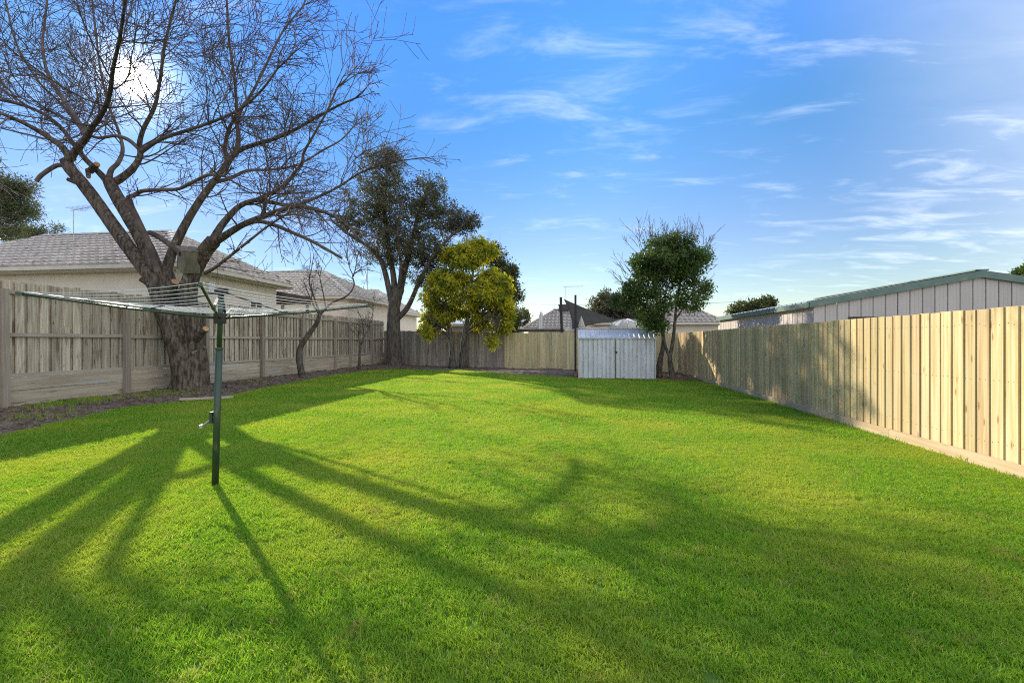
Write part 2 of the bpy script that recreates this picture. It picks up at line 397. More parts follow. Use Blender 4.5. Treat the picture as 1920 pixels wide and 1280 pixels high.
def thing(name, loc=(0, 0, 0), label=None, cat=None, group=None):
    o = bpy.data.objects.new(name, None); C.objects.link(o); o.location = tuple(map(float, loc))
    o.empty_display_size = 0.2
    tag(o, label, cat, group); return o
def tag(o, label=None, cat=None, group=None, kind=None):
    if label: o['label'] = label
    if cat: o['category'] = cat
    if group: o['group'] = group
    if kind: o['kind'] = kind
    return o
def inst(src_mesh, name, loc, rz=0.0, parent=None, rot=None, scale=None):
    o = bpy.data.objects.new(name, src_mesh); C.objects.link(o); o.location = tuple(map(float, loc))
    o.rotation_euler = rot if rot else (0, 0, rz)
    if scale: o.scale = scale
    if parent: o.parent = parent
    return o
def mesh_only(name, V, F, m):
    me = bpy.data.meshes.new(name); me.from_pydata([tuple(map(float, v)) for v in V], [], F); me.materials.append(M[m]); me.update(); return me
def catmull(P, n=5):
    P = np.asarray(P, float)
    Q = np.vstack([2 * P[0] - P[1], P, 2 * P[-1] - P[-2]]); out = []
    for i in range(1, len(Q) - 2):
        p0, p1, p2, p3 = Q[i - 1], Q[i], Q[i + 1], Q[i + 2]
        for t in np.arange(n) / n:
            out.append(0.5 * (2 * p1 + (p2 - p0) * t + (2 * p0 - 5 * p1 + 4 * p2 - p3) * t * t + (3 * p1 - p0 - 3 * p2 + p3) * t ** 3))
    out.append(Q[-2]); return np.array(out)

# ------------------------------------------------------------------ ground, lawn
XL, XR = -10.82, 4.62                   # the side fences
def back_y(x): return 21.0 - 0.285 * (x - XR)   # line of the back fence

LAWN = [(-7.2, -3.0), (-7.6, 1.5), (-8.0, 3.6), (-8.45, 5.7), (-9.0, 7.2), (-9.4, 8.5), (-9.15, 9.4), (-8.85, 10.5), (-9.05, 11.7), (-9.3, 12.9),
        (-9.6, 15.3), (-9.9, 17.6), (-9.95, 19.8), (-9.6, 21.6), (-8.9, 22.3), (-7.4, 21.7), (-6.4, 21.6), (-5.3, 21.8), (-4.4, 21.2),
        (-3.6, 20.3), (-2.5, 19.35), (-1.2, 18.7), (0.0, 18.1), (0.2, 17.55), (1.7, 17.5), (3.15, 17.5), (3.7, 17.2), (4.1, 16.7), (4.57, 15.9), (4.57, -3.0)]
def smooth_closed(P, n=4):
    P = np.array(P, float); m = len(P); out = []
    for i in range(m):
        p0, p1, p2, p3 = P[i - 1], P[i], P[(i + 1) % m], P[(i + 2) % m]
        for t in np.arange(n) / n:
            out.append(0.5 * (2 * p1 + (p2 - p0) * t + (2 * p0 - 5 * p1 + 4 * p2 - p3) * t * t + (3 * p1 - p0 - 3 * p2 + p3) * t ** 3))
    return np.array(out)
mid = smooth_closed(LAWN)
mid[:, 0] = np.minimum(mid[:, 0], 4.57); mid[:, 1] = np.maximum(mid[:, 1], -3.0)
LAWN_P = mid + np.where((mid[:, :1] < 4.5) & (mid[:, 1:] > -2.9), rng.normal(0, 0.035, mid.shape), 0)
def inside(P, poly):
    x, y = P[:, 0], P[:, 1]; c = np.zeros(len(P), bool)
    j = len(poly) - 1
    for i in range(len(poly)):
        xi, yi = poly[i]; xj, yj = poly[j]
        hit = ((yi > y) != (yj > y)) & (x < (xj - xi) * (y - yi) / (yj - yi + 1e-12) + xi)
        c ^= hit; j = i
    return c
def edge_dist(P, poly):
    d = np.full(len(P), 1e9)
    for i in range(len(poly)):
        a, b = poly[i - 1], poly[i]; ab = b - a
        t = np.clip(((P - a) @ ab) / (ab @ ab + 1e-12), 0, 1)
        d = np.minimum(d, np.linalg.norm(P - (a + t[:, None] * ab), axis=1))
    return d
def vnoise(P, s, seed=0):
    """cheap smooth noise in the plane, about -1..1"""
    r = np.random.default_rng(seed); v = 0
    for k in range(7):
        a = r.uniform(0, 2 * math.pi); f = s * r.uniform(0.6, 2.2)
        v = v + np.sin((P[:, 0] * math.cos(a) + P[:, 1] * math.sin(a)) * f + r.uniform(0, 6.28))
    return v / 3.5

def bed_z(P):
    """height of the soil outside the lawn"""
    d = edge_dist(P, LAWN_P)
    e = np.clip(d / 0.8, 0, 1)
    left = np.clip((-P[:, 0] - 8.8) / 1.6, 0, 1)
    h = 0.03 + e * (0.04 + 0.10 * left) + 0.022 * vnoise(P, 9, 1) * np.clip(d / 0.15, 0.3, 1) + 0.012 * vnoise(P, 25, 2)
    return h
def build_ground():
    S = 1500
    o = mesh_obj('ground', [(-S, -S, -0.06), (S, -S, -0.06), (S, S, -0.06), (-S, S, -0.06)], [(0, 1, 2, 3)], 'far_ground'); tag(o, kind='structure')
    xs = np.arange(XL - 0.15, XR + 0.05, 0.11); ys = np.arange(-3.2, 26.3, 0.11)
    gx, gy = np.meshgrid(xs, ys); P = np.stack([gx.ravel(), gy.ravel()], 1)
    ins = inside(P, LAWN_P)
    z = np.where(ins, -0.02, bed_z(P))
    V = np.column_stack([P, z]); nx, ny = len(xs), len(ys)
    i = np.arange(nx - 1)[None, :] + np.arange(ny - 1)[:, None] * nx; i = i.ravel()
    F = np.stack([i, i + 1, i + 1 + nx, i + nx], 1)
    o = np_mesh('soil', V, F, 'soil', smooth=True); tag(o, kind='structure')
    o = mesh_obj('lawn', [(x, y, 0.004) for x, y in LAWN_P], [tuple(range(len(LAWN_P)))], 'turf'); tag(o, kind='structure')
build_ground()

def build_grass():
    m = bpy.data.materials.new('grass'); m.use_nodes = True
    nt = m.node_tree; N, L = nt.nodes, nt.links; N.clear()
    out = N.new('ShaderNodeOutputMaterial')
    bs = N.new('ShaderNodeBsdfPrincipled'); bs.inputs['Roughness'].default_value = 0.5
    bs.inputs['Specular IOR Level'].default_value = 0.22
    at_ = N.new('ShaderNodeAttribute'); at_.attribute_name = 'rnd'
    geo = N.new('ShaderNodeNewGeometry')
    def noise(s, d=3):
        n = N.new('ShaderNodeTexNoise'); n.inputs['Scale'].default_value = s; n.inputs['Detail'].default_value = d
        L.new(geo.outputs['Position'], n.inputs['Vector']); return n.outputs[0]
    def rmp(v, a, b):
        n = N.new('ShaderNodeMapRange'); n.inputs[1].default_value = a; n.inputs[2].default_value = b; L.new(v, n.inputs[0]); return n.outputs[0]
    def mx(f, a, b, bl='MIX'):
        n = N.new('ShaderNodeMix'); n.data_type = 'RGBA'; n.blend_type = bl
        if isinstance(f, float): n.inputs['Factor'].default_value = f
        else: L.new(f, n.inputs['Factor'])
        for k, s in (('A', a), ('B', b)):
            if isinstance(s, tuple): n.inputs[k].default_value = (*s, 1)
            else: L.new(s, n.inputs[k])
        return n.outputs['Result']
    col = mx(rmp(at_.outputs['Fac'], 0.0, 1.0), (0.070, 0.225, 0.014), (0.340, 0.530, 0.052))
    col = mx(rmp(noise(0.7, 5), 0.42, 0.66), col, (0.335, 0.430, 0.055))
    col = mx(rmp(noise(4.0, 5), 0.60, 0.80), col, (0.38, 0.38, 0.11))
    col = mx(rmp(noise(0.33, 4), 0.50, 0.68), col, mx(1.0, col, (0.74, 0.86, 0.80), 'MULTIPLY'))
    dry = rmp(at_.outputs['Fac'], 0.93, 0.95)
    col = mx(dry, col, (0.48, 0.42, 0.20))
    L.new(col, bs.inputs['Base Color'])
    t = N.new('ShaderNodeBsdfTranslucent')
    L.new(mx(1.0, col, (1.75, 1.5, 0.8), 'MULTIPLY'), t.inputs['Color'])
    ms = N.new('ShaderNodeMixShader'); ms.inputs[0].default_value = 0.5
    L.new(bs.outputs[0], ms.inputs[1]); L.new(t.outputs[0], ms.inputs[2]); L.new(ms.outputs[0], out.inputs[0])
    M['grass'] = m
    def patch(name, size, n, h, w, seed, tuft=14):
        r = np.random.default_rng(seed)
        k = n // tuft; tc_ = r.uniform(-size / 2, size / 2, (k, 2)); ti = r.integers(0, k, n)
        p = tc_[ti] + r.normal(0, 0.014, (n, 2)); loose = r.uniform(0, 1, n) < 0.38
        p[loose] = r.uniform(-size / 2, size / 2, (int(loose.sum()), 2)); a = r.uniform(0, 2 * math.pi, n)
        th = r.uniform(0.6, 1.35, k); tl = r.uniform(0, 2 * math.pi, k); tcol = r.uniform(0, 1, k)
        hh = h * th[ti] * r.uniform(0.6, 1.2, n); lean = hh * r.uniform(0.2, 1.1, n); la = tl[ti] + r.normal(0, 0.9, n)
        col_r = np.clip(0.55 * tcol[ti] + 0.45 * r.uniform(0, 1, n), 0, 0.92); col_r[r.uniform(0, 1, n) < 0.035] = 0.97
        ww = w * r.uniform(0.7, 1.3, n)
        side = np.stack([np.cos(a), np.sin(a)], 1) * ww[:, None] / 2
        ld = np.stack([np.cos(la), np.sin(la)], 1)
        V = np.zeros((n, 5, 3))
        V[:, 0, :2] = p - side; V[:, 1, :2] = p + side
        V[:, 2, :2] = p + ld * (lean * 0.3)[:, None] + side * 0.85; V[:, 3, :2] = p + ld * (lean * 0.3)[:, None] - side * 0.85
        V[:, 2, 2] = hh * 0.6; V[:, 3, 2] = hh * 0.6
        V[:, 4, :2] = p + ld * lean[:, None]; V[:, 4, 2] = hh * 0.95
        b = np.arange(n)[:, None] * 5
        F = np.concatenate([b + np.array([[0, 1, 2]]), b + np.array([[0, 2, 3]]), b + np.array([[3, 2, 4]])])
        o = np_mesh(name, V.reshape(-1, 3), F, m, rnd=np.repeat(col_r, 5))
        C.objects.unlink(o); return o
    S = 0.36
    protos = [patch('near_a', S, 1450, 0.031, 0.0044, 1), patch('near_b', S, 1450, 0.029, 0.0045, 2), patch('near_c', S, 1350, 0.033, 0.0047, 3),
              patch('far_a', S, 640, 0.034, 0.0080, 4), patch('far_b', S, 640, 0.032, 0.0080, 5)]
    xs = np.arange(-10.2, XR, 0.22); ys = np.arange(-1.5, 23, 0.22)
    gx, gy = np.meshgrid(xs, ys); P = np.stack([gx.ravel(), gy.ravel()], 1) + rng.uniform(-0.04, 0.04, (gx.size, 2))
    ed = edge_dist(P, LAWN_P); ins = inside(P, LAWN_P)
    P = P[(ins & (ed > 0.02)) | (~ins & (ed < 0.05) & (P[:, 0] < 4.3))]
    P = P[P[:, 0] < XR - 0.17]
    extra = np.stack([np.full(120, XR - 0.20), np.linspace(-1.5, 16.2, 120)], 1)
    P = np.concatenate([P, extra])
    dist = np.linalg.norm(P, axis=1)
    var = np.where(dist < 8.0, rng.integers(0, 3, len(P)), rng.integers(3, 5, len(P)))
    me = bpy.data.meshes.new('grass'); me.vertices.add(len(P))
    me.vertices.foreach_set('co', np.column_stack([P, np.full(len(P), 0.004)]).astype(np.float32).ravel())
    for nm, ty, arr in (('var', 'INT', var.astype(np.int32)), ('rotz', 'FLOAT', rng.uniform(0, 6.28, len(P)).astype(np.float32)),
                        ('siz', 'FLOAT', (rng.uniform(0.85, 1.15, len(P))).astype(np.float32))):
        a = me.attributes.new(nm, ty, 'POINT'); a.data.foreach_set('value', arr)
    go = bpy.data.objects.new('grass', me); C.objects.link(go)
    tag(go, 'short green mown grass covering the whole yard', 'grass', kind='stuff')
    ng = bpy.data.node_groups.new('grass', 'GeometryNodeTree')
    ng.interface.new_socket('Geometry', in_out='INPUT', socket_type='NodeSocketGeometry')
    ng.interface.new_socket('Geometry', in_out='OUTPUT', socket_type='NodeSocketGeometry')
    n, l = ng.nodes, ng.links
    gi = n.new('NodeGroupInput'); gout = n.new('NodeGroupOutput'); jn = n.new('GeometryNodeJoinGeometry')
    def attr(nm, ty):
        a = n.new('GeometryNodeInputNamedAttribute'); a.data_type = ty; a.inputs['Name'].default_value = nm; return a.outputs['Attribute']
    av, ar, asz = attr('var', 'INT'), attr('rotz', 'FLOAT'), attr('siz', 'FLOAT')
    cr = n.new('ShaderNodeCombineXYZ'); l.new(ar, cr.inputs[2])
    e2r = n.new('FunctionNodeEulerToRotation'); l.new(cr.outputs[0], e2r.inputs[0])
    cs = n.new('ShaderNodeCombineXYZ'); cs.inputs[0].default_value = 1; cs.inputs[1].default_value = 1; l.new(asz, cs.inputs[2])
    for k, po in enumerate(protos):
        cmp = n.new('FunctionNodeCompare'); cmp.data_type = 'INT'; cmp.operation = 'EQUAL'
        ia = [s for s in cmp.inputs if s.type == 'INT']; l.new(av, ia[0]); ia[1].default_value = k
        ob = n.new('GeometryNodeObjectInfo'); ob.inputs['Object'].default_value = po
        ip = n.new('GeometryNodeInstanceOnPoints')
        l.new(gi.outputs[0], ip.inputs['Points']); l.new(cmp.outputs[0], ip.inputs['Selection'])
        l.new(ob.outputs['Geometry'], ip.inputs['Instance']); l.new(e2r.outputs[0], ip.inputs['Rotation']); l.new(cs.outputs[0], ip.inputs['Scale'])
        l.new(ip.outputs[0], jn.inputs[0])
    l.new(jn.outputs[0], gout.inputs[0])
    md = go.modifiers.new('grass', 'NODES'); md.node_group = ng
build_grass()

# ------------------------------------------------------------------ fences
def build_right_fence():
    t = thing('paling_fence', (XR, 5, 0), 'new pale pine fence of lapped upright palings, sunlit, along the right side', 'fence')
    H, P = 1.80, 0.170
    var = []
    for k in range(9):
        w = random.uniform(0.178, 0.190); th = 0.018; zt = H + random.uniform(-.007, .007)
        mb = MB().box(0, th, -w / 2, w / 2, 0.10, zt)
        for zz in (0.32, 1.0, 1.62):                       # rusty nail heads at the rails
            for yy in (-.035, .045):
                a_, b_ = yy + random.uniform(-.012, .012), zz + random.uniform(-.014, .014); mb.box(-.002, .001, a_ - .004, a_ + .004, b_ - .004, b_ + .004)
        me = mesh_only('paling', mb.v, mb.f, 'new_pine'); me.materials.append(M['nail'])
        for p_ in me.polygons[6:]: p_.material_index = 1
        var.append(me)
    y = 2.6; i = 0
    while y < 20.95:
        o = inst(random.choice(var), 'paling', (XR - t.location.x + 0.006 + random.uniform(-.002, .002), y - t.location.y, 0), R(-5.2 + random.uniform(-0.9, 0.9)), t)
        y += P + random.uniform(-0.006, 0.006)
    y = 2.5
    while y < 20.9:
        ln = min(2.4, 20.95 - y)
        V, F = box_vf(-0.042, -0.016, 0.003, ln - 0.003, -0.03, 0.152 + random.uniform(-.006, .006))
        o = mesh_obj('plinth_board', V, F, 'plinth', t); o.location = (0, y - t.location.y, 0); o.rotation_euler = (0, 0, 0)
        y += ln
    for zz in (0.32, 1.0, 1.62):
        b = MB().box(0.045, 0.085, 2.5 - 5, 20.9 - 5, zz - 0.035, zz + 0.035).build('rail', 'plinth', t)
build_right_fence()

def build_left_fence():
    t = thing('paling_fence', (XL, 7.35, 0), 'weathered grey paling fence on timber sleepers along the left side, posts and rails showing', 'fence')
    oy = t.location.y
    def z_top(y): return 2.60
    posts = [2.55, 4.95, 7.35, 9.75, 12.2, 14.65, 17.05, 19.6, 21.0, 23.4]
    fr, bk = [], []
    for k in range(6):
        zt = 2.60 + (-.012, 0, .008, .016, -.02, .004)[k]
        w = 0.150
        V, F = box_vf(-0.016, 0, -w / 2, w / 2, 0.72, zt); fr.append(mesh_only('paling', V, F, 'grey_paling'))
        V, F = box_vf(-0.052, -0.036, -w / 2, w / 2, 0.72, zt - 0.01); bk.append(mesh_only('paling', V, F, 'grey_paling'))
    y = 2.6
    while y < 25.2:
        inst(random.choice(fr), 'paling', (-0.03, y - oy, 0), R(random.uniform(-.5, .5)), t)
        inst(random.choice(bk), 'paling', (-0.03, y + 0.105 - oy, 0), R(random.uniform(-.5, .5)), t)
        y += 0.21 + random.uniform(-.008, .008)
    pm = [mesh_only('post', *box_vf(-0.0, 0.10, -0.06, 0.06, -0.1, zt), 'grey_post') for zt in (2.44, 2.47)]
    for k, py in enumerate(posts):
        inst(pm[k % 2], 'post', (0.012, py - oy, 0), R(random.uniform(-1.5, 1.5)), t, rot=(R(random.uniform(-.5, .5)), R(random.uniform(-.4, .4)), R(random.uniform(-2, 2))))
    ends = posts + [25.2]
    for a, b in zip(ends[:-1], ends[1:]):
        for zz in (0.77, 1.56, 2.40):
            V, F = box_vf(-0.028, 0.022, 0.062, b - a - 0.062, zz - 0.038, zz + 0.038)
            o = mesh_obj('rail', V, F, 'grey_rail', t); o.location = (0, a - oy, random.uniform(-.012, .012)); o.rotation_euler = (R(random.uniform(-.15, .15)), 0, 0)
        for r_, (z0, z1) in enumerate(((-0.06, 0.235), (0.238, 0.475), (0.479, 0.715))):
            V, F = box_vf(-0.05, 0.004 + random.uniform(-.012, .014), 0.062, b - a - 0.062, z0, z1)
            o = mesh_obj('sleeper', V, F, 'sleeper', t); o.location = (0.02, a - oy, 0); o.rotation_euler = (R(random.uniform(-.12, .12)), 0, 0)
build_left_fence()

def build_back_fences():
    d = np.array([1, -0.285]); d /= np.linalg.norm(d); rz = math.atan2(d[1], d[0])
    def seg(name, label, x0, x1, zt0, zt1, z0, m, pitch, w):
        t = thing(name, (x0, back_y(x0), 0), label, 'fence')
        ln = math.hypot(x1 - x0, back_y(x1) - back_y(x0)); s = 0.0
        ms = {}
        while s < ln:
            f = s / ln; zt = zt0 + (zt1 - zt0) * f + random.uniform(-.014, .014)
            key = round(zt, 2)
            if key not in ms: ms[key] = mesh_only('paling', *box_vf(-w / 2, w / 2, 0, 0.018, z0, key), m)
            inst(ms[key], 'paling', (d[0] * s, d[1] * s, 0), rz + R(random.uniform(3, 6)), t)
            s += pitch + random.uniform(-.012, .012)
        for zz in (0.4, 1.0, 1.6):
            MB().bar((0.05, 0.05, zz), (d[0] * (ln - .05), d[1] * (ln - .05) + 0.05, zz), 0.04, 0.07).build('rail', m, t)
        return t
    seg('paling_fence', 'old dark grey paling fence along the back behind the golden tree', -10.85, -3.45, 2.06, 1.90, 0.02, 'old_back_paling', 0.150, 0.158)
    seg('paling_fence', 'newer tan paling fence along the back, left of the tin shed', -3.40, 4.58, 1.88, 1.80, 0.10, 'new_pine_green', 0.150, 0.162)
build_back_fences()

# ------------------------------------------------------------------ houses
def tile_mesh(name, w, l, m, wave=0.035):
    """one roof tile: two shallow waves across, thick front lip; x across, y up the slope"""
    k = 6; V = []; F = []
    for j, (y, dz) in enumerate(((0, -0.03), (0, 0.055), (l * 1.12, 0.0))):
        for i in range(k + 1):
            u = i / k
            V.append((u * w, y, dz + (wave * 0.5 * (1 - math.cos(2 * math.pi * u * 1.0)) if j else 0)))
    for j in range(2):
        for i in range(k): F.append((j * (k + 1) + i, j * (k + 1) + i + 1, (j + 1) * (k + 1) + i + 1, (j + 1) * (k + 1) + i))
    return mesh_only(name, V, F, m)

def roof_faces(house, faces, m, w=0.30, l=0.29, single=300, deck='deck', key=None):
    """tiles over polygons given as (eave point, eave direction end, [polygon]); the `single` nearest tiles are parts, the rest one part"""
    tm = tile_mesh('roof_tile', w, l, m)
    tv = np.array([v.co[:] for v in tm.vertices]); tf = [tuple(p.vertices) for p in tm.polygons]
    todo = []
    from mathutils import Matrix
    for poly in faces:
        P = [np.array(p, float) for p in poly]
        o = P[0]; ux = P[1] - P[0]; L_ = np.linalg.norm(ux); ux /= L_
        n = np.cross(P[1] - P[0], P[-1] - P[0]); n /= np.linalg.norm(n)
        if n[2] < 0: n = -n
        uy = np.cross(n, ux)
        if uy[2] < 0: uy = -uy
        Q = np.array([[np.dot(p - o, ux), np.dot(p - o, uy)] for p in P])
        dm = MB().add([p - n * 0.035 for p in P] + [p - n * 0.09 for p in P],
                      [tuple(range(len(P))), tuple(range(2 * len(P) - 1, len(P) - 1, -1))] + [(i, (i + 1) % len(P), len(P) + (i + 1) % len(P), len(P) + i) for i in range(len(P))])
        dm.build('roof_deck', deck, house)
        for j in range(int(Q[:, 1].max() / l) + 1):
            sh = 0.0
            for i in range(-1, int((Q[:, 0].max() - min(0, Q[:, 0].min())) / w) + 2):
                c = np.array([[Q[:, 0].min() + i * w + sh + w / 2, j * l + l / 2]])
                if inside(c, Q)[0]:
                    p = o + ux * (c[0, 0] - w / 2) + uy * (c[0, 1] - l / 2)
                    Mx = Matrix(((ux[0], uy[0], n[0], p[0]), (ux[1], uy[1], n[1], p[1]), (ux[2], uy[2], n[2], p[2]), (0, 0, 0, 1)))
                    todo.append((np.linalg.norm(p) if key is None else key(p), Mx))
    todo.sort(key=lambda a: a[0])
    loc = np.array(house.location)
    for _, Mx in todo[:single]:
        o = bpy.data.objects.new('roof_tile', tm); C.objects.link(o); o.parent = house
        q = Mx.copy(); q.translation = Mx.translation; o.matrix_basis = q
    rest = todo[single:]
    if rest:
        mb = MB()
        for _, Mx in rest:
            A = np.array(Mx); mb.add(tv @ A[:3, :3].T + A[:3, 3], tf)
        tag(mb.build('roof_tiles', m, house), kind='stuff')
def ridge(house, a, b, m, r=0.11, l=0.40, name='ridge_cap'):
    a, b = np.array(a, float), np.array(b, float); n = max(1, int(np.linalg.norm(b - a) / l)); d = (b - a) / n
    for i in range(n):
        p, q = a + d * i, a + d * (i + 1.06)
        side = np.cross(d, (0, 0, 1)); side /= np.linalg.norm(side); up = np.cross(side, d); up /= np.linalg.norm(up)
        if up[2] < 0: up = -up
        V = []
        for e, (pt, rr) in enumerate(((p, r * 1.1), (q, r * 0.95))):
            for k in range(7):
                th = math.pi * k / 6; V.append(pt + side * rr * math.cos(th) * 1.25 + up * (rr * math.sin(th) * 0.8 - 0.02))
        F = [(k, k + 1, 8 + k, 7 + k) for k in range(6)] + [(0, 1, 2, 3, 4, 5, 6)]
        mesh_obj(name, V, F, m, house)
def hip_house(name, label, x0, x1, y0, y1, ze, zr, rx0, rx1, m, wall='render', single=300, zb=0.0, over=0.45, cap=None, w=0.30, l=0.29):
    """hip roof house: walls x0..x1, y0..y1, eaves at ze, ridge along x from rx0 to rx1 at zr"""
    t = thing(name, (0, 0, 0), label, 'house')
    ym = (y0 + y1) / 2
    MB().box(x0, x1, y0, y1, zb, ze - 0.02).build('wall', wall, t)
    X0, X1, Y0, Y1 = x0 - over, x1 + over, y0 - over, y1 + over
    A, B, Cc, D = (X0, Y0, ze), (X1, Y0, ze), (X1, Y1, ze), (X0, Y1, ze)
    r0, r1 = (rx0, ym, zr), (rx1, ym, zr)
    roof_faces(t, [[A, B, r1, r0], [B, Cc, r1], [Cc, D, r0, r1], [D, A, r0]], m, w, l, single)
    cm = cap or m
    ridge(t, r0, r1, cm); ridge(t, B, r1, cm); ridge(t, Cc, r1, cm); ridge(t, A, r0, cm); ridge(t, D, r0, cm)
    zf = ze - 0.17
    MB().box(X0 + .06, X1 - .06, Y0 + .06, Y1 - .06, zf - 0.015, zf + 0.0).build('soffit', 'gutter', t)
    for nm, a in (('fascia', (X0, X1, Y0 + .01, Y0 + .05, zf, ze - .05)), ('fascia', (X1 - .05, X1 - .01, Y0 + .051, Y1 - .051, zf, ze - .05)), ('fascia', (X0, X1, Y1 - .05, Y1 - .01, zf, ze - .05))):
        MB().box(*a).build(nm, 'gutter', t)
    for a in ((X0, X1 + .11, Y0 - .11, Y0 + .005, ze - .14, ze - .03), (X1 - .005, X1 + .11, Y0 + .01, Y1 - .01, ze - .139, ze - .031)):
        MB().box(*a).build('gutter', 'gutter', t)
    return t

def window(house, x, y0, y1, z0, z1):
    """window in a wall facing +X"""
    f = MB()
    for a in ((x, x + .05, y0, y1, z1 - .06, z1), (x, x + .05, y0, y1, z0, z0 + .06), (x, x + .05, y0, y0 + .06, z0 + .06, z1 - .06), (x, x + .05, y1 - .06, y1, z0 + .06, z1 - .06),
              (x, x + .045, (y0 + y1) / 2 - .02, (y0 + y1) / 2 + .02, z0 + .06, z1 - .06)): f.box(*a)
    o = f.build('window', 'white_paint', house)
    MB().box(x + .003, x + .02, y0 + .06, y1 - .06, z0 + .06, z1 - .06).build('pane', 'glass', o)

def antenna(x, y, z0, z1, label, ang=0.3, r=0.016, n=7, ln=1.1):
    t = thing('television_antenna', (x, y, z0), label, 'antenna')
    h = z1 - z0
    MB().tube([(0, 0, -0.1), (0, 0, h)], r, 6).build('mast', 'galv', t)
    b = MB(); c, s = math.cos(ang), math.sin(ang)
    b.tube([(-c * ln, -s * ln, h - .02), (c * ln * .15, s * ln * .15, h - .02)], r * .8, 5); b.build('boom', 'galv', t)
    for i in range(n):
        k = -ln + i * ln * 1.1 / n; q = 0.16 + 0.02 * i
        MB().tube([(c * k + s * q, s * k - c * q, h), (c * k - s * q, s * k + c * q, h)], r * .45, 4).build('element', 'galv', t)
    return t

def build_houses():
    h = hip_house('tile_roof_house', 'cream rendered house with grey tiled hip roof behind the leafless tree', -23.2, -12.4, 13.0, 17.75, 3.86, 5.58, -20.6, -15.05, 'tile', single=300)
    window(h, -12.4, 16.1, 16.85, 2.45, 3.05)
    MB().tube([(-12.36, 12.9, 0), (-12.36, 12.9, 3.2), (-12.22, 12.75, 3.55), (-12.12, 12.62, 3.72)], 0.05, 8).build('downpipe', 'gutter', h)
    MB().box(-12.4, -12.28, 14.02, 14.34, 3.12, 3.48).build('meter_box', 'white_paint', h)
    antenna(-18.35, 14.6, 4.9, 6.32, 'television antenna on the roof of the cream house behind the leafless tree', 2.9)
    v = thing('verandah', (-12.6, 18.0, 0), 'dark brown flat verandah roof between the two cream houses on the left', 'verandah')
    MB().box(-3.4, 0.15, -0.1, 2.35, 3.36, 3.44).build('roof', 'brown_paint', v)
    MB().box(0.10, 0.155, -0.1, 2.40, 3.20, 3.56).build('beam', 'brown_paint', v)
    MB().box(-3.4, 0.09, 2.352, 2.40, 3.2, 3.5).build('beam', 'brown_paint', v)
    MB().box(-0.02, 0.09, 2.24, 2.35, 0, 3.36).build('post', 'brown_paint', v)
    MB().box(-1.3, -1.19, 2.24, 2.35, 0, 3.36).build('post', 'brown_paint', v)
    h = hip_house('tile_roof_house', 'second cream house on the left with pale tiled hip roof beyond the brown verandah', -24.5, -12.9, 24.9, 31.0, 4.02, 6.05, -22.0, -16.2, 'tile_pale', single=300, cap='tile_pale', w=0.32, l=0.30)
    antenna(-19.3, 27.2, 5.8, 7.55, 'television antenna on the ridge of the pale tiled house behind the small bare tree', 2.7, 0.02)
    antenna(-13.9, 29.6, 4.6, 6.5, 'small television antenna near the evergreen trunk, above the pale tiled roof', 0.4, 0.02)
    hip_house('tile_roof_house', 'farthest house on the left, tiled roof just left of the evergreen trunk', -23, -14.6, 35.5, 41.5, 3.9, 6.0, -20.5, -17.2, 'tile_pale', single=0, w=0.34, l=0.34)
    # low red roofed outbuilding behind the left fence
    s = thing('outbuilding', (-12.9, 20.0, 0), 'low outbuilding with mottled red roof just over the left fence', 'outbuilding')
    MB().box(-0.8, 1.3, 0, 4.6, 0, 2.55).build('wall', 'render', s)
    for i in range(14):
        MB().bar((-0.9, 0.1 + i * .34, 2.78), (1.5, 0.1 + i * .34, 2.64), 0.33, 0.05).build('roof_sheet', 'red_roof', s)
    # cream outbuilding behind the golden tree
    s = thing('outbuilding', at(905, 640, 29), 'cream outbuilding over the back fence behind the golden tree', 'outbuilding')
    s.location.z = 0
    MB().box(-2.2, 2.3, 0, 3, 0, 2.45).build('wall', 'cream_sheet', s)
    for i in range(12): MB().bar((-2.4 + i * .42, -.25, 2.5), (-2.4 + i * .42, 3.2, 2.95), 0.41, 0.05).build('roof_sheet', 'zinc_roof', s)
    MB().box(-2.4, 2.6, -.3, -.24, 2.38, 2.55).build('gutter', 'gutter', s)
    MB().box(0.3, 1.2, -.02, 0, 0, 2.0).build('door', 'white_paint', s)
    # teal tank
    p = at(936, 615, 26.0)
    k = thing('water_tank', (p[0], p[1], 0), 'teal round water tank just over the old back fence', 'tank')
    V = [(0.30, 0)] ; mb = MB(); mb.tube([(0, 0, 0), (0, 0, 2.05)], 0.32, 20); mb.build('tank_wall', 'teal', k, True)
    MB().tube([(0, 0, 2.05), (0, 0, 2.12), (0, 0, 2.2)], [0.33, 0.30, 0.10], 20).build('lid', 'teal', k)
    # house behind the back fence
    h = hip_house('tile_roof_house', 'dark tiled house over the back fence behind the shade sail posts', -3.7, 5.6, 38.5, 45.5, 2.55, 4.35, -1.6, 3.2, 'tile_dark', single=0, w=0.34, l=0.34, zb=0)
    p = at(1014, 600, 36.2)
    f = thing('flue', (p[0], p[1], 0), 'galvanised flue pipe in front of the dark tiled roof', 'flue')
    MB().tube([(0, 0, 2.3), (0, 0, 3.5)], 0.16, 10).build('pipe', 'galv', f)
    MB().tube([(0, 0, 3.52), (0, 0, 3.78)], [0.2, 0.13], 10).build('cowl', 'galv', f)
    MB().tube([(0, 0, 0), (0, 0, 2.3)], 0.08, 8).build('stand', 'galv', f)
    p = at(1057, 586, 41.6)
    c = thing('evaporative_cooler', p, 'dark box shaped evaporative cooler on the dark tiled roof', 'cooler')
    MB().box(-0.45, 0.45, -.45, .45, -0.5, 0.62).build('case', 'cooler', c)
    MB().box(-0.48, 0.48, -.48, .48, 0.62, 0.72).build('lid', 'cooler', c)
    for i in range(6): MB().box(-.38, .38, -.47, -.451, -0.1 + i * .11, -0.04 + i * .11).build('louvre', 'brown_paint', c)
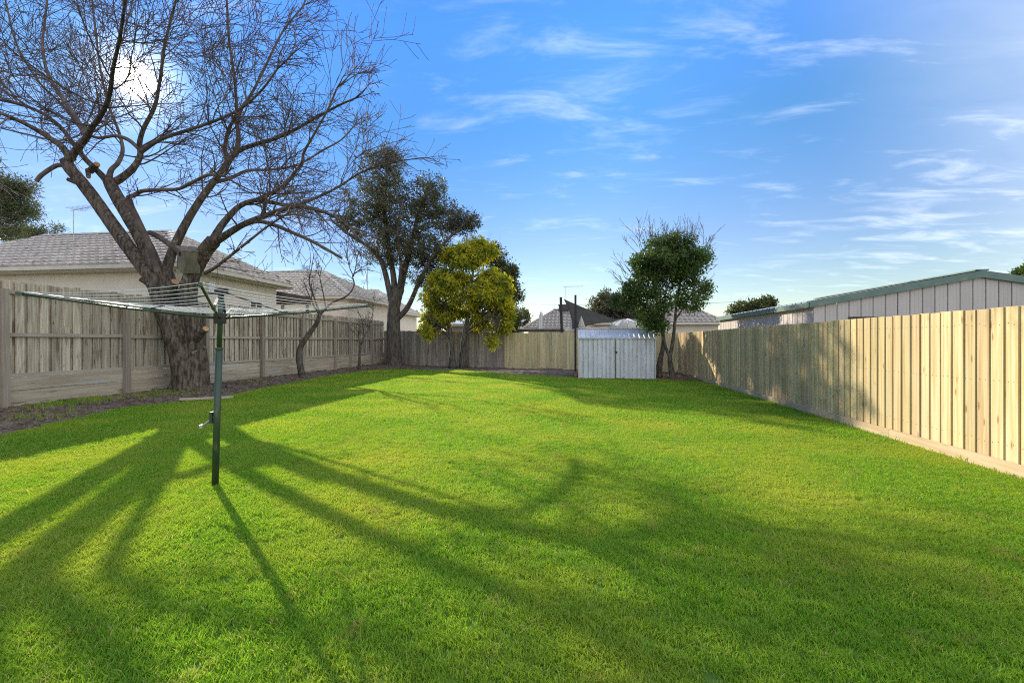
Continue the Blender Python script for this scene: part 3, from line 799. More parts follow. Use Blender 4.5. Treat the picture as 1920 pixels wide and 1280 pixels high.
    antenna(*at(1061, 580, 44)[:2], 3.4, 6.75, 'television antenna rising behind the shade sail', 3.1, 0.03, 5, 1.6)
    hip_house('tile_roof_house', 'dark tiled house behind the green leafed tree by the tin shed', 1.5, 10.0, 33.0, 41, 2.75, 4.35, 4.2, 8.6, 'tile_dark', single=0, w=0.34, l=0.34)
build_houses()

# ------------------------------------------------------------------ the big garage on the right
def build_garage():
    x0, x1, y0, y1 = 5.8, 13.0, 11.9, 18.9; ze, zr = 2.40, 3.04; xm = (x0 + x1) / 2
    t = thing('garage', (x0, y0, 0), 'large grey sheet metal garage with green trim behind the right fence', 'garage')
    t.location = (0, 0, 0)
    def zroof(x): return ze + (zr - ze) * (1 - abs(x - xm) / (xm - x0)) - 0.07
    w = 0.265; x = x0
    wx0, wx1, wz = 6.62, 7.75, 1.985                       # dark window in the gable end
    while x < x1 - 0.01:
        b = min(x + w, x1); gap = 0.005
        za, zb = zroof(x), zroof(b)
        zl = 0.0
        if x + w / 2 > wx0 and x + w / 2 < wx1: zl = wz
        n = 3; V = []; F = []
        xs = [x + gap, x + gap + .012, x + w * .30, x + w * .30 + .015, x + w * .345, x + w * .36, x + w * .64, x + w * .655, x + w * .69, x + w * .705, b - gap - .012, b - gap]
        dep = [0.012, 0, 0, .003, .003, 0, 0, .003, .003, 0, 0, 0.012]
        for z_ in (0, 1):
            for xx, dd in zip(xs, dep): V.append((xx, y0 + dd, zl if z_ == 0 else zroof(xx)))
        m = len(xs)
        F = [(i, i + 1, m + i + 1, m + i) for i in range(m - 1)]
        mesh_obj('wall_panel', V, F, 'garage_wall', t)
        x = b
    y = y0
    while y < y1 - 0.01:
        b = min(y + w, y1); g = 0.005
        ys = [y + g, y + g + .012, y + w * .3, y + w * .32, y + w * .66, y + w * .68, b - g - .012, b - g]
        dep = [.012, 0, 0, .003, .003, 0, 0, .012]
        V = [(x0 + dd, yy, zz) for zz in (0, ze - .06) for yy, dd in zip(ys, dep)]; m = len(ys)
        mesh_obj('wall_panel', V, [(i, m + i, m + i + 1, i + 1) for i in range(m - 1)], 'garage_wall', t); y = b
    MB().box(x0 + .013, x1 - .02, y0 + .03, y0 + .05, 0, ze - .08).build('lining', 'black', t)
    MB().box(x0 + .03, x0 + .05, y0 + .06, y1, 0, ze - .08).build('lining', 'black', t)
    MB().box(x1 - .02, x1, y0, y1, 0, ze - .08).build('wall', 'garage_wall', t)
    MB().box(x0, x1, y1 - .02, y1, 0, ze - .08).build('wall', 'garage_wall', t)
    o = MB().box(wx0 - .02, wx1 + .02, y0 + .018, y0 + .028, 1.2, wz).build('window', 'glass', t)
    MB().box(wx0 - .04, wx1 + .04, y0 - .03, y0 + .01, wz, wz + .035).build('head_flashing', 'steel_black', o)
    for s in (-1, 1):                                       # barge trim in two lengths
        xe = xm + s * (xm - x0 + .10)
        a = np.array((xm, y0 - .05, zr)); b = np.array((xe, y0 - .05, ze - 0.018))
        V = []
        for p in (a, b):
            for yy, dz in ((-.02, .03), (-.02, -.13), (.10, -.13), (.10, .03)): V.append((p[0], p[1] + yy, p[2] + dz))
        mesh_obj('barge_trim', V, [(0, 1, 5, 4), (1, 2, 6, 5), (2, 3, 7, 6), (3, 0, 4, 7), (3, 2, 1, 0), (4, 5, 6, 7)], 'garage_trim', t)
    MB().box(x0 - .13, x0 - .002, y0 - .03, y1 + .1, ze - .15, ze - .02).build('gutter', 'garage_trim', t)
    for s in (-1, 1):
        for k in range(9):
            ya = y0 + .06 + k * .78; yb = ya + .775
            xs = np.linspace(0, xm - x0 + .06, 2); V = []
            prof = [(0, 0), (.05, .0), (.07, .022), (.12, .022), (.14, 0), (.36, 0), (.38, .022), (.43, .022), (.45, 0), (.66, 0), (.68, .022), (.73, .022), (.75, 0), (.775, 0)]
            for xx in xs:
                for py, pz in prof: V.append((xm + s * xx, ya + py, zr + .005 - (zr - ze) * xx / (xm - x0) + pz))
            m = len(prof)
            mesh_obj('roof_sheet', V, [(i, i + 1, m + i + 1, m + i) for i in range(m - 1)], 'zinc_roof', t)
    MB().bar((xm, y0 - .04, zr + .045), (xm, y1 + .1, zr + .045), 0.28, 0.03).build('ridge_cap', 'garage_trim', t)
build_garage()

# ------------------------------------------------------------------ tin shed at the back
def build_tin_shed():
    x0, x1, y0, y1 = 0.24, 3.10, 17.63, 19.13; ze, zr = 1.56, 1.93; ym = (y0 + y1) / 2
    t = thing('tin_shed', (0, 0, 0), 'low grey corrugated metal garden shed with double doors at the back of the lawn', 'shed')
    def ribbed(a, b, name, off, n=None, parent=t, mat='zinc', zt=None, zb=0.0):
        """upright ribbed sheet from x=a to b on the front"""
        n = n or max(2, round((b - a) / 0.18)); w = (b - a) / n; V = []; prof = []
        for i in range(n):
            s = a + i * w
            prof += [(s, .028), (s + .012, 0), (s + w * .66, 0), (s + w * .66 + .012, .028), (s + w - .035, .028), (s + w - .028, .010), (s + w - .012, .010)]
        prof.append((b, .028)); m = len(prof)
        V = [(x, y0 + d + off, z) for z in (zb, zt or ze) for x, d in prof]
        return mesh_obj(name, V, [(i, i + 1, m + i + 1, m + i) for i in range(m - 1)], mat, parent)
    e = [x0, 0.98, 1.62, 2.30, x1]
    ribbed(x0, 0.985, 'front_sheet', 0); ribbed(2.27, x1, 'front_sheet', 0)
    d1 = ribbed(0.97, 1.612, 'door', -0.022, 4, zt=ze - .03, zb=.03); d2 = ribbed(1.648, 2.285, 'door', -0.022, 4, zt=ze - .03, zb=.03)
    MB().box(1.60, 1.655, y0 - .012, y0 + .0, .03, ze - .03).build('door_gap', 'black', t)
    MB().box(1.59, 1.615, y0 - .035, y0 - .02, .03, ze - .03).build('stile', 'galv', d1)
    MB().box(1.645, 1.67, y0 - .035, y0 - .02, .03, ze - .03).build('stile', 'galv', d2)
    h = MB().box(1.60, 1.69, y0 - .05, y0 - .036, 1.02, 1.06); h.box(1.645, 1.67, y0 - .065, y0 - .05, .97, 1.04); h.build('latch', 'steel_black', d2)
    for xx, s in ((x0, 1), (x1, -1)):                       # ends with gable tops
        prof = []
        n = 8; w = (y1 - y0) / n
        for i in range(n): prof += [(y0 + i * w, 0), (y0 + i * w + .1, 0), (y0 + i * w + .12, .01), (y0 + i * w + .16, .01)]
        prof.append((y1, 0)); m = len(prof)
        V = [(xx + s * d, y, 0) for y, d in prof] + [(xx + s * d, y, ze + (zr - ze) * (1 - abs(y - ym) / (ym - y0)) - .02) for y, d in prof]
        mesh_obj('end_sheet', V, [(i, i + 1, m + i + 1, m + i) for i in range(m - 1)], 'zinc', t)
    MB().box(x0, x1, y1 - .01, y1, 0, ze).build('back_sheet', 'zinc', t)
    for k in range(4):                                      # roof sheets, front and back
        a = x0 - .02 + k * (x1 - x0 + .04) / 4; L_ = (x1 - x0 + .04) / 4 - .002
        for s in (-1, 1):
            prof = []; n = 4; w = L_ / n
            for i in range(n): prof += [(a + i * w, 0), (a + i * w + w * .55, 0), (a + i * w + w * .65, .02), (a + i * w + w * .9, .02)]
            prof.append((a + L_, 0)); m = len(prof)
            V = [(x, ym + s * .01, zr + d) for x, d in prof] + [(x, ym + s * (ym - y0 + .07), ze - .012 + d) for x, d in prof]
            mesh_obj('roof_sheet', V, [(i, i + 1, m + i + 1, m + i) for i in range(m - 1)], 'zinc_roof', t)
    MB().bar((x0 - .03, ym, zr + .045), (x1 + .03, ym, zr + .045), 0.16, 0.02).build('ridge_cap', 'zinc_roof', t)
    MB().box(x0 - .03, x1 + .03, y0 - .05, y0 - .012, ze - .035, ze + .008).build('eave_trim', 'galv', t)
    MB().box(x0 - .012, x0 + .02, y0 - .03, y0 - .002, 0, ze - .04).build('corner_trim', 'galv', t)
    MB().box(x1 - .02, x1 + .012, y0 - .03, y0 - .002, 0, ze - .04).build('corner_trim', 'galv', t)
build_tin_shed()

# ------------------------------------------------------------------ things over and by the back fence
def build_back_bits():
    p = at(1079, 703, 19.4); top = at(1078, 553, 19.4)
    o = MB().box(-.045, .045, -.045, .045, -.1, top[2]).build('sail_post', 'steel_black'); o.location = (p[0], p[1], 0)
    tag(o, 'tall black steel post standing in front of the back fence beside the tin shed', 'post')
    p = at(1055, 640, 25); z = at(1053, 557, 25)[2]
    o = MB().box(-.07, .07, -.07, .07, 0, z).build('sail_post', 'steel_black'); o.location = (p[0], p[1], 0); o.rotation_euler = (0, R(-1.5), 0)
    tag(o, 'black shade sail post behind the back fence, left of the sail', 'post')
    # shade sail: three corners, edges curved in, sagging sheet with thickness
    A, B, D = at(1057, 561, 25), at(1163, 602, 27.5), at(1073, 617, 23.4)
    n = 14; V = []; idx = {}
    cen = (A + B + D) / 3
    for i in range(n + 1):
        for j in range(n + 1 - i):
            a, b = i / n, j / n; c = 1 - a - b
            q = A * a + B * b + D * c
            pull = 0.55 * (a * b + b * c + c * a - 3 * a * b * c * 3.0)
            q = q + (cen - q) * pull * 0.9
            idx[i, j] = len(V); V.append(q)
    F = []
    for i in range(n):
        for j in range(n - i):
            F.append((idx[i, j], idx[i + 1, j], idx[i, j + 1]))
            if j < n - i - 1: F.append((idx[i + 1, j], idx[i + 1, j + 1], idx[i, j + 1]))
    t = thing('shade_sail', (0, 0, 0), 'dark triangular shade sail stretched above the back fence', 'shade sail')
    o = mesh_obj('sail', V, F, 'sail', t, True); md = o.modifiers.new('thick', 'SOLIDIFY'); md.thickness = 0.02
    # pergola and flat roofs
    p = at(1015, 640, 27.5)
    t = thing('pergola', (p[0], p[1], 0), 'dark flat pergola roof just above the tan back fence', 'pergola')
    MB().box(-1.55, 1.3, -.2, 2.6, 2.06, 2.14).build('roof', 'tile_dark', t); MB().box(-1.6, 1.35, -.28, -.2, 2.0, 2.18).build('beam', 'cooler', t)
    for x in (-1.5, 1.2): MB().box(x, x + .1, -.18, -.08, 0, 2.06).build('post', 'brown_paint', t)
    p = at(1120, 640, 24.5)
    t = thing('carport', (p[0], p[1], 0), 'white flat carport roof behind the tin shed', 'carport')
    MB().box(-1.7, 2.6, 0, 3.5, 2.10, 2.17).build('roof', 'zinc_roof', t); MB().box(-1.72, 2.62, -.08, 0, 2.0, 2.19).build('fascia', 'white_paint', t)
    for x in (-1.6, 2.4): MB().box(x, x + .1, .02, .12, 0, 2.10).build('post', 'white_paint', t)
    # pale ribbed dome canopy
    p = at(1174, 640, 23.0)
    t = thing('dome_canopy', (p[0], p[1], 0), 'pale ribbed dome canopy rising behind the tin shed', 'canopy')
    rx, h, z0 = 0.86, 0.52, 2.02; nu, nv = 24, 7; V = []
    for j in range(nv + 1):
        th = j / nv * math.pi / 2
        for i in range(nu): a = i / nu * 2 * math.pi; V.append((rx * math.cos(th) * math.cos(a), rx * math.cos(th) * math.sin(a), z0 + h * math.sin(th)))
    F = [(j * nu + i, j * nu + (i + 1) % nu, (j + 1) * nu + (i + 1) % nu, (j + 1) * nu + i) for j in range(nv) for i in range(nu)]
    o = mesh_obj('cover', V, F, 'canvas', t, True)
    for k in range(6):
        a = k / 6 * math.pi
        pts = [(1.01 * rx * math.cos(b) * math.cos(a), 1.01 * rx * math.cos(b) * math.sin(a), z0 + 1.02 * h * math.sin(b)) for b in np.linspace(0, math.pi, 17)]
        MB().tube(pts, .016, 5).build('rib', 'galv', t)
    for k in range(4): a = k * math.pi / 2 + .4; MB().tube([(rx * math.cos(a), rx * math.sin(a), 0), (rx * math.cos(a), rx * math.sin(a), z0)], .03, 6).build('leg', 'galv', t)
    # closed white umbrella
    p = at(1090, 640, 24.0)
    t = thing('garden_umbrella', (p[0], p[1], 0), 'small closed white garden umbrella in front of the shade sail', 'umbrella')
    MB().tube([(0, 0, 0), (0, 0, 2.75)], .025, 6).build('pole', 'white_paint', t)
    prof = [(1.95, .10), (2.05, .16), (2.25, .15), (2.5, .09), (2.68, .035), (2.72, .02)]
    V = []; k = 14
    for z, r in prof:
        for i in range(k): rr = r * (1 + .22 * (-1) ** i); V.append((rr * math.cos(i / k * 6.283), rr * math.sin(i / k * 6.283), z))
    mesh_obj('cover', V, [(j * k + i, j * k + (i + 1) % k, (j + 1) * k + (i + 1) % k, (j + 1) * k + i) for j in range(len(prof) - 1) for i in range(k)], 'canvas', t)
    # terracotta pot by the post
    p = at(1080, 709, 18.2)
    t = thing('terracotta_pot', (p[0], p[1], 0.0), 'small orange terracotta pot on the ground beside the tin shed', 'pot')
    MB().tube([(0, 0, 0), (0, 0, .05), (0, 0, .17)], [.07, .09, .115], 14).build('bowl', 'terracotta', t, True)
    MB().tube([(0, 0, .165), (0, 0, .205)], [.128, .13], 14).build('rim', 'terracotta', t)
    # overhead wire
    A, B = at(700, 566, 70), at(1420, 577, 60); pts = [A + (B - A) * f + np.array([0, 0, -0.9 * 4 * f * (1 - f) + 0.9]) for f in np.linspace(0, 1, 20)]
    o = MB().tube(pts, .02, 5).build('overhead_wire', 'wire'); tag(o, 'thin overhead power line crossing the sky behind the back fence', 'wire')
    for q, nm in ((A, 'leftmost'), (B, 'rightmost')):
        pass
    # timber edging lying on the soil by the trunk
    p = at(388, 735, 11.0)
    o = MB().box(-.55, .55, -.05, .05, 0, .05).build('timber_offcut', 'sleeper'); o.location = (p[0], p[1], float(bed_z(np.array([[p[0], p[1]]]))[0])); o.rotation_euler = (0, R(2), R(52))
    tag(o, 'grey timber offcut lying on the soil beside the leafless tree trunk', 'offcut')
build_back_bits()

# ------------------------------------------------------------------ rotary clothes hoist
def build_hoist():
    base = at(403, 912, 4.48); col = at(412.5, 597, 4.46); top = at(415, 546, 4.455)
    t = thing('clothes_hoist', (base[0], base[1], 0), 'green rotary clothes hoist with four arms and white lines on the lawn', 'clothes hoist')
    O = np.array((base[0], base[1], 0))
    b0 = np.array((0, 0, -0.05)); c = col - O; tp = top - O
    def on(z): return c * (z / c[2])
    MB().tube([b0, on(1.36)], 0.031, 16).build('outer_pole', 'hoist_green', t, True)
    MB().tube([on(1.35), on(1.375)], 0.034, 16).build('pole_rim', 'hoist_green', t)
    MB().tube([on(1.36), tp], 0.023, 14).build('inner_pole', 'hoist_green', t, True)
    MB().tube([c + (0, 0, -.05), c + (0, 0, .05)], 0.055, 12).build('hub', 'steel_black', t)
    MB().tube([tp + (0, 0, -.03), tp + (0, 0, .025)], 0.06, 12).build('crown', 'steel_black', t)
    g = on(0.69)
    h = MB(); h.bar(g + (-.03, 0, .0), g + (-.14, -.02, -.09), .035, .012); h.bar(g + (-.14, -.02, -.09), g + (-.16, -.03, -.095), .04, .03); h.build('crank_handle', 'galv', t)
    MB().box(g[0] - .06, g[0] - .03, g[1] - .03, g[1] + .03, g[2] - .06, g[2] + .05).build('crank_box', 'hoist_green', t)
    zt, L_ = 1.83, 1.42
    tips = []
    for k in range(4):
        a = R(28) + YAW + k * math.pi / 2
        tips.append(np.array((c[0] + L_ * math.cos(a), c[1] + L_ * math.sin(a), zt)))
    for k in range(4):
        s = c + (tips[k] - c) * 0.03
        arm = MB(); mid_ = c + (tips[k] - c) * 0.5 + np.array((0, 0, -.012))
        arm.tube([s, mid_, tips[k]], [.012, .011, .010], 8); o = arm.build('arm', 'hoist_green', t, True)
        MB().bar(tips[k] - (tips[k] - c) * .02, tips[k] + (tips[k] - c) * .01, .026, .026).build('arm_cap', 'hoist_green', o)
        q = c + (tips[k] - c) * 0.40
        st = MB(); st.bar(tp + (q - tp) * .04, q, .022, .012); st.build('strut', 'steel_black', t)
        MB().bar(q - (q - c) * .05, q + (q - c) * .05, .03, .035).build('strut_bracket', 'hoist_green', o)
    for j in range(8):
        f = 0.34 + 0.65 * j / 7
        pts = []
        for k in range(5):
            p = c + (tips[k % 4] - c) * f + np.array((0, 0, .018)); pts.append(p)
        mb = MB()
        for k in range(4):
            seg = [pts[k] + (pts[k + 1] - pts[k]) * s + np.array((0, 0, -.035 * f * 4 * s * (1 - s))) for s in np.linspace(0, 1, 7)]
            mb.tube(seg, .0027, 5, False)
        mb.build('clothes_line', 'line', t)
build_hoist()

# ------------------------------------------------------------------ trees
class Twigs:
    """many thin tapering tubes in one mesh"""
    def __init__(s): s.V = []; s.F = []; s.n = 0
    def add(s, pts, rad, k=3):
        pts = np.asarray(pts, float); n = len(pts)
        t = np.gradient(pts, axis=0); t /= np.linalg.norm(t, axis=1)[:, None] + 1e-9
        ref = np.array([0.31, 0.52, 0.79])
        u = np.cross(t, ref); u /= np.linalg.norm(u, axis=1)[:, None] + 1e-9; w = np.cross(t, u)
        ang = np.arange(k) * 2 * math.pi / k
        V = pts[:, None, :] + rad[:, None, None] * (np.cos(ang)[None, :, None] * u[:, None, :] + np.sin(ang)[None, :, None] * w[:, None, :])
        s.V.append(V.reshape(-1, 3))
        i = np.arange(n - 1)[:, None] * k; j = np.arange(k)[None, :]; j2 = (j + 1) % k
        F = np.stack([i + j, i + j2, i + k + j2, i + k + j], -1).reshape(-1, 4) + s.n
        s.F.append(F); s.n += n * k
    def build(s, name, m, parent): return np_mesh(name, np.concatenate(s.V), np.concatenate(s.F), m, parent, smooth=True)

def rand_perp(d, r):
    v = r.normal(size=3); v -= d * np.dot(v, d); return v / (np.linalg.norm(v) + 1e-9)
def grow(tw, p, d, length, r0, level, cfg, r):
    n = max(3, int(length / cfg['seg'][level])) + 1
    step = length / (n - 1); pts = [np.array(p, float)]; d = np.array(d, float)
    bend = rand_perp(d, r) * cfg['curve'][level]
    for i in range(n - 1):
        d = d + r.normal(size=3) * cfg['wig'][level] + bend * step + np.array([0, 0, cfg['up'][level]]) * step
        d /= np.linalg.norm(d); pts.append(pts[-1] + d * step)
    pts = np.array(pts); f = np.linspace(0, 1, n)
    rad = np.maximum(r0 * (1 - 0.72 * f), cfg['rmin'])
    tw.add(pts, rad, 5 if level == 1 else 3)
    if level < cfg['max']:
        k = r.poisson(length * cfg['dens'][level]) + 1
        for _ in range(k):
            t = r.uniform(0.12, 1.0); x = t * (n - 1); i = min(int(x), n - 2); q = pts[i] + (pts[i + 1] - pts[i]) * (x - i)
            dd = pts[i + 1] - pts[i]; dd /= np.linalg.norm(dd)
            a = r.uniform(*cfg['ang']); nd = dd * math.cos(a) + rand_perp(dd, r) * math.sin(a)
            grow(tw, q, nd, length * r.uniform(*cfg['ratio']) * (1.15 - 0.5 * t), max(np.interp(t, f, rad) * 0.62, cfg['rmin']), level + 1, cfg, r)

def limb_mesh(name, pts, r0, r1, m, parent, k=10, rough=0.05, seed=0, flare=0.0):
    P = catmull(pts, 6); n = len(P); f = np.linspace(0, 1, n)
    rad = r0 + (r1 - r0) * f ** (0.85 if r0 > .15 or r1 > .03 else 0.60)
    if flare: rad = rad * (1 + flare * np.exp(-f * 14))
    V, F = tube_vf(P, rad, k)
    r = np.random.default_rng(seed)
    cidx = np.repeat(np.arange(n), k); ang = np.tile(np.arange(k), n) * 2 * math.pi / k
    ph = r.uniform(0, 6.28, 6)
    dis = (np.sin(ang * 3 + ph[0] + f[cidx] * 3) * .45 + np.sin(ang * 5 + ph[1] - f[cidx] * 5) * .3 + np.sin(ang * 2 + f[cidx] * 30 + ph[2]) * .3 + r.normal(0, .25, n * k)) * rough
    if flare: dis = dis + flare * 0.55 * np.exp(-f[cidx] * 11) * np.sin(ang * 4 + ph[3])
    V = P[cidx] + (V - P[cidx]) * (1 + dis)[:, None]
    mesh_obj(name, V, F, m, parent, True)
    return P, rad

def build_bare_tree():
    base = at(352, 728, 12.15)
    t = thing('bare_tree', (0, 0, 0), 'big leafless tree with thick forked trunk against the left fence', 'tree')
    r = np.random.default_rng(21)
    def L(pp): return [at(x, y, d) for x, y, d in pp]
    T0 = [(354, 738, 12.1), (349, 690, 12.1), (338, 640, 12.1), (321, 590, 12.1), (308, 545, 12.1), (298, 515, 12.08)]
    limb_mesh('trunk', L(T0), 0.34, 0.33, 'bark', t, 20, 0.06, 1, 0.38)
    T1 = [(372, 735, 12.2), (371, 690, 12.15), (366, 640, 12.1), (357, 590, 12.05), (352, 555, 12.0), (357, 522, 11.95), (371, 492, 11.9), (386, 468, 11.8), (400, 452, 11.7)]
    limb_mesh('trunk', L(T1), 0.25, 0.17, 'bark', t, 16, 0.07, 2, 0.38)
    limbs = {
        'A': ([(306, 552, 12.05), (284, 520, 12.05), (246, 470, 12.1), (200, 405, 12.15), (160, 350, 12.2), (133, 318, 12.25), (124, 300, 12.25)], .215, .135),
        'A1': ([(126, 304, 12.25), (145, 278, 12.1), (163, 257, 11.9), (172, 240, 11.6), (190, 215, 11.1), (205, 180, 10.5), (212, 130, 9.9), (225, 70, 9.3), (235, 0, 8.7)], .125, .025),
        'A2': ([(135, 300, 12.25), (115, 274, 12.2), (98, 262, 12.2), (62, 240, 12.0), (25, 222, 11.7), (-20, 205, 11.3), (-80, 190, 10.9)], .12, .03),
        'A3': ([(163, 257, 11.9), (145, 225, 12.0), (125, 195, 12.1), (95, 150, 12.2), (80, 95, 12.3), (85, 30, 12.3), (95, -50, 12.2)], .09, .02),
        'A4': ([(124, 310, 12.25), (108, 310, 12.15), (92, 318, 12.05), (76, 330, 11.9), (68, 340, 11.85)], .07, .05),
        'B': ([(300, 540, 12.15), (288, 495, 12.2), (262, 440, 12.4), (235, 395, 12.6), (212, 355, 12.8), (204, 338, 12.9)], .225, .15),
        'B1': ([(208, 350, 12.85), (190, 328, 12.9), (160, 298, 13.0), (138, 270, 13.1), (110, 235, 13.3), (70, 208, 13.5), (20, 192, 13.7), (-50, 180, 13.9)], .12, .03),
        'B2': ([(208, 345, 12.85), (228, 334, 12.9), (250, 315, 12.9), (263, 292, 12.9), (262, 268, 12.9), (270, 240, 12.8), (290, 200, 12.7), (300, 150, 12.5), (310, 80, 12.3), (330, 0, 12.0), (345, -70, 11.8)], .14, .02),
        'B3': ([(204, 342, 12.9), (208, 320, 13.0), (222, 304, 13.2), (230, 280, 13.5), (222, 245, 13.9), (205, 200, 14.3), (190, 140, 14.6), (180, 70, 14.8), (170, -20, 15.0)], .10, .02),
        'B4': ([(262, 280, 12.9), (240, 262, 13.0), (215, 255, 13.1), (180, 258, 13.2), (150, 240, 13.3), (120, 200, 13.4), (70, 150, 13.4), (30, 80, 13.4), (10, 0, 13.4)], .075, .02),
        'B5': ([(264, 285, 12.9), (300, 262, 12.6), (350, 245, 12.2), (400, 228, 11.8), (450, 205, 11.4), (490, 170, 11.0), (520, 130, 10.7)], .075, .02),
        'C': ([(300, 522, 11.9), (284, 470, 11.8), (262, 420, 11.7), (247, 388, 11.6), (241, 371, 11.55), (252, 366, 11.5), (268, 358, 11.4), (300, 356, 11.2), (335, 354, 11.0), (360, 342, 10.8), (390, 328, 10.5), (420, 330, 10.2)], .105, .03),
        'D': ([(308, 520, 12.05), (322, 475, 12.1), (345, 425, 12.2), (372, 380, 12.3), (400, 342, 12.4), (425, 308, 12.4), (446, 284, 12.4), (475, 272, 12.2), (510, 262, 12.0), (550, 245, 11.8), (590, 222, 11.5), (635, 198, 11.2), (665, 185, 11.0)], .165, .02),
        'D1': ([(440, 292, 12.4), (447, 262, 12.5), (444, 225, 12.6), (452, 205, 12.7), (475, 170, 12.8), (500, 120, 12.9), (530, 60, 13.0), (570, 10, 13.1)], .085, .02),
        'D2': ([(428, 304, 12.4), (422, 275, 12.2), (430, 240, 12.0), (443, 212, 11.8), (440, 150, 11.4), (430, 80, 11.0), (425, 0, 10.6), (420, -60, 10.3)], .075, .02),
        'D3': ([(400, 342, 12.4), (430, 335, 12.8), (465, 320, 13.3), (510, 318, 13.7), (560, 308, 14.1), (605, 282, 14.5), (640, 262, 14.7), (665, 235, 14.8)], .07, .02),
        'E1': ([(398, 455, 11.7), (415, 446, 11.6), (435, 433, 11.4), (460, 419, 11.2), (495, 405, 10.9), (550, 388, 10.5), (590, 392, 10.2), (625, 405, 9.9), (655, 425, 9.7)], .14, .025),
        'E2': ([(395, 458, 11.75), (412, 428, 11.9), (430, 405, 12.0), (450, 386, 12.1), (477, 376, 12.2), (512, 380, 12.3), (550, 386, 12.4), (590, 372, 12.6), (635, 350, 12.7), (680, 322, 12.8), (735, 305, 12.9), (790, 296, 13.0)], .13, .014),
        'E3': ([(455, 422, 11.3), (485, 415, 11.4), (517, 423, 11.5), (548, 436, 11.5), (580, 450, 11.5), (612, 467, 11.5), (641, 484, 11.5)], .065, .032),
        'E4': ([(385, 512, 11.8), (405, 500, 11.6), (445, 469, 11.2), (475, 445, 10.9), (505, 422, 10.6), (540, 400, 10.3)], .06, .02),
        'E5': ([(480, 376, 12.2), (510, 362, 12.0), (533, 348, 11.8), (552, 325, 11.6), (566, 305, 11.4), (570, 285, 11.3), (590, 250, 11.1), (615, 205, 10.9), (632, 165, 10.8)], .075, .02),
        'F': ([(350, 485, 11.9), (330, 468, 12.0), (310, 452, 12.1), (290, 440, 12.2), (281, 436, 12.25)], .085, .07),
    }
    tw = Twigs()
    cfg = dict(seg=(0.3, 0.22, 0.16, 0.11), curve=(0, .22, .35, .5), wig=(0, .10, .09, .08), up=(0, .10, .10, .12), rmin=0.0062,
               dens=(0, 3.5, 2.5, 0), ang=(R(25), R(60)), ratio=(0.40, 0.78), max=3)
    nocrown = {'A': 0.0, 'B': 0.0, 'F': 0.0, 'A4': 0.25}
    for i, (k, (pp, r0, r1)) in enumerate(limbs.items()):
        r0 *= .88; P, rad = limb_mesh('limb', L(pp), r0, r1, 'bark' if r0 > .1 else 'twig', t, 12 if r0 > .1 else 8, 0.05, 50 + i)
        seg = np.linalg.norm(np.diff(P, axis=0), axis=1); cum = np.concatenate([[0], np.cumsum(seg)]); tot = cum[-1]
        dn = 2.7 * nocrown.get(k, 1.0)
        if k in ('D', 'C', 'E3', 'E4'): dn = 2.4
        for _ in range(int(tot * dn)):
            s = r.uniform(0.30 if k in ('D', 'C') else 0.12, 0.72 if k == 'E2' else 1.0) * tot; j = min(np.searchsorted(cum, s) - 1, len(P) - 2); j = max(j, 0)
            q = P[j] + (P[j + 1] - P[j]) * ((s - cum[j]) / seg[j]); dd = P[j + 1] - P[j]; dd /= np.linalg.norm(dd)
            a = r.uniform(R(30), R(75)); nd = dd * math.cos(a) + rand_perp(dd, r) * math.sin(a); nd[2] += 0.12; nd /= np.linalg.norm(nd)
            ln = r.uniform(1.1, 2.7) * (1.0 if k[0] in 'AB' else 0.80 if k[0] == 'D' else 0.70) * (0.6 if k in ('C', 'E3', 'E4', 'A4') else 1)
            grow(tw, q, nd, ln, min(max(np.interp(s, cum, rad) * .42, .010), .025), 1, cfg, r)
        if r1 < .035 and k not in ('E3', 'A4'):
            dd = P[-1] - P[-3]; dd /= np.linalg.norm(dd)
            for _ in range(3):
                nd = dd + r.normal(size=3) * .3; nd /= np.linalg.norm(nd); grow(tw, P[-1], nd, r.uniform(0.9, 2.0) * (1.0 if k[0] in 'AB' else 0.5), max(r1 * .8, .012), 1, cfg, r)
    tw.build('crown', 'twig', t)
    # sawn stubs with orange cut faces
    for a, b, rr in (((287, 535, 11.95), (264, 521, 11.8), .085), ((318, 548, 11.85), (329, 528, 11.7), .10), ((371, 632, 11.9), (386, 616, 11.7), .08), ((142, 342, 12.2), (127, 336, 12.15), .05), ((172, 318, 12.8), (182, 308, 12.6), .07), ((165, 322, 12.7), (166, 332, 12.5), .05)):
        A, B = at(*a), at(*b); d = (B - A) / np.linalg.norm(B - A)
        o = MB().tube([A - d * .1, A + (B - A) * .5, B], [rr * 1.25, rr * 1.08, rr], 12).build('stub', 'bark', t)
        MB().tube([B - d * .012, B + d * .006], [rr * .93, rr * .88], 12).build('cut_face', 'cut_wood', o)
    # nesting box wedged in the fork
    p = at(354, 486, 11.72)
    n = thing('nesting_box', p, 'weathered timber nesting box with round hole, tilted in the tree fork', 'nesting box')
    n.rotation_euler = (R(8), R(24), R(-24))
    b = MB().box(-.17, .17, -.18, .18, -.29, .25); b.build('case', 'nest_ply', n)
    MB().box(-.20, .20, -.23, .20, .252, .285).build('lid', 'nest_ply', n)
    MB().tube([(-.06, -.176, .12), (-.06, -.186, .12)], .062, 18).build('entrance_hole', 'black', n)
    MB().box(-.19, -.172, -.19, .19, -.31, .25).build('side_board', 'nest_ply', n)
    MB().box(.172, .19, -.19, .19, -.31, .25).build('side_board', 'nest_ply', n)
build_bare_tree()

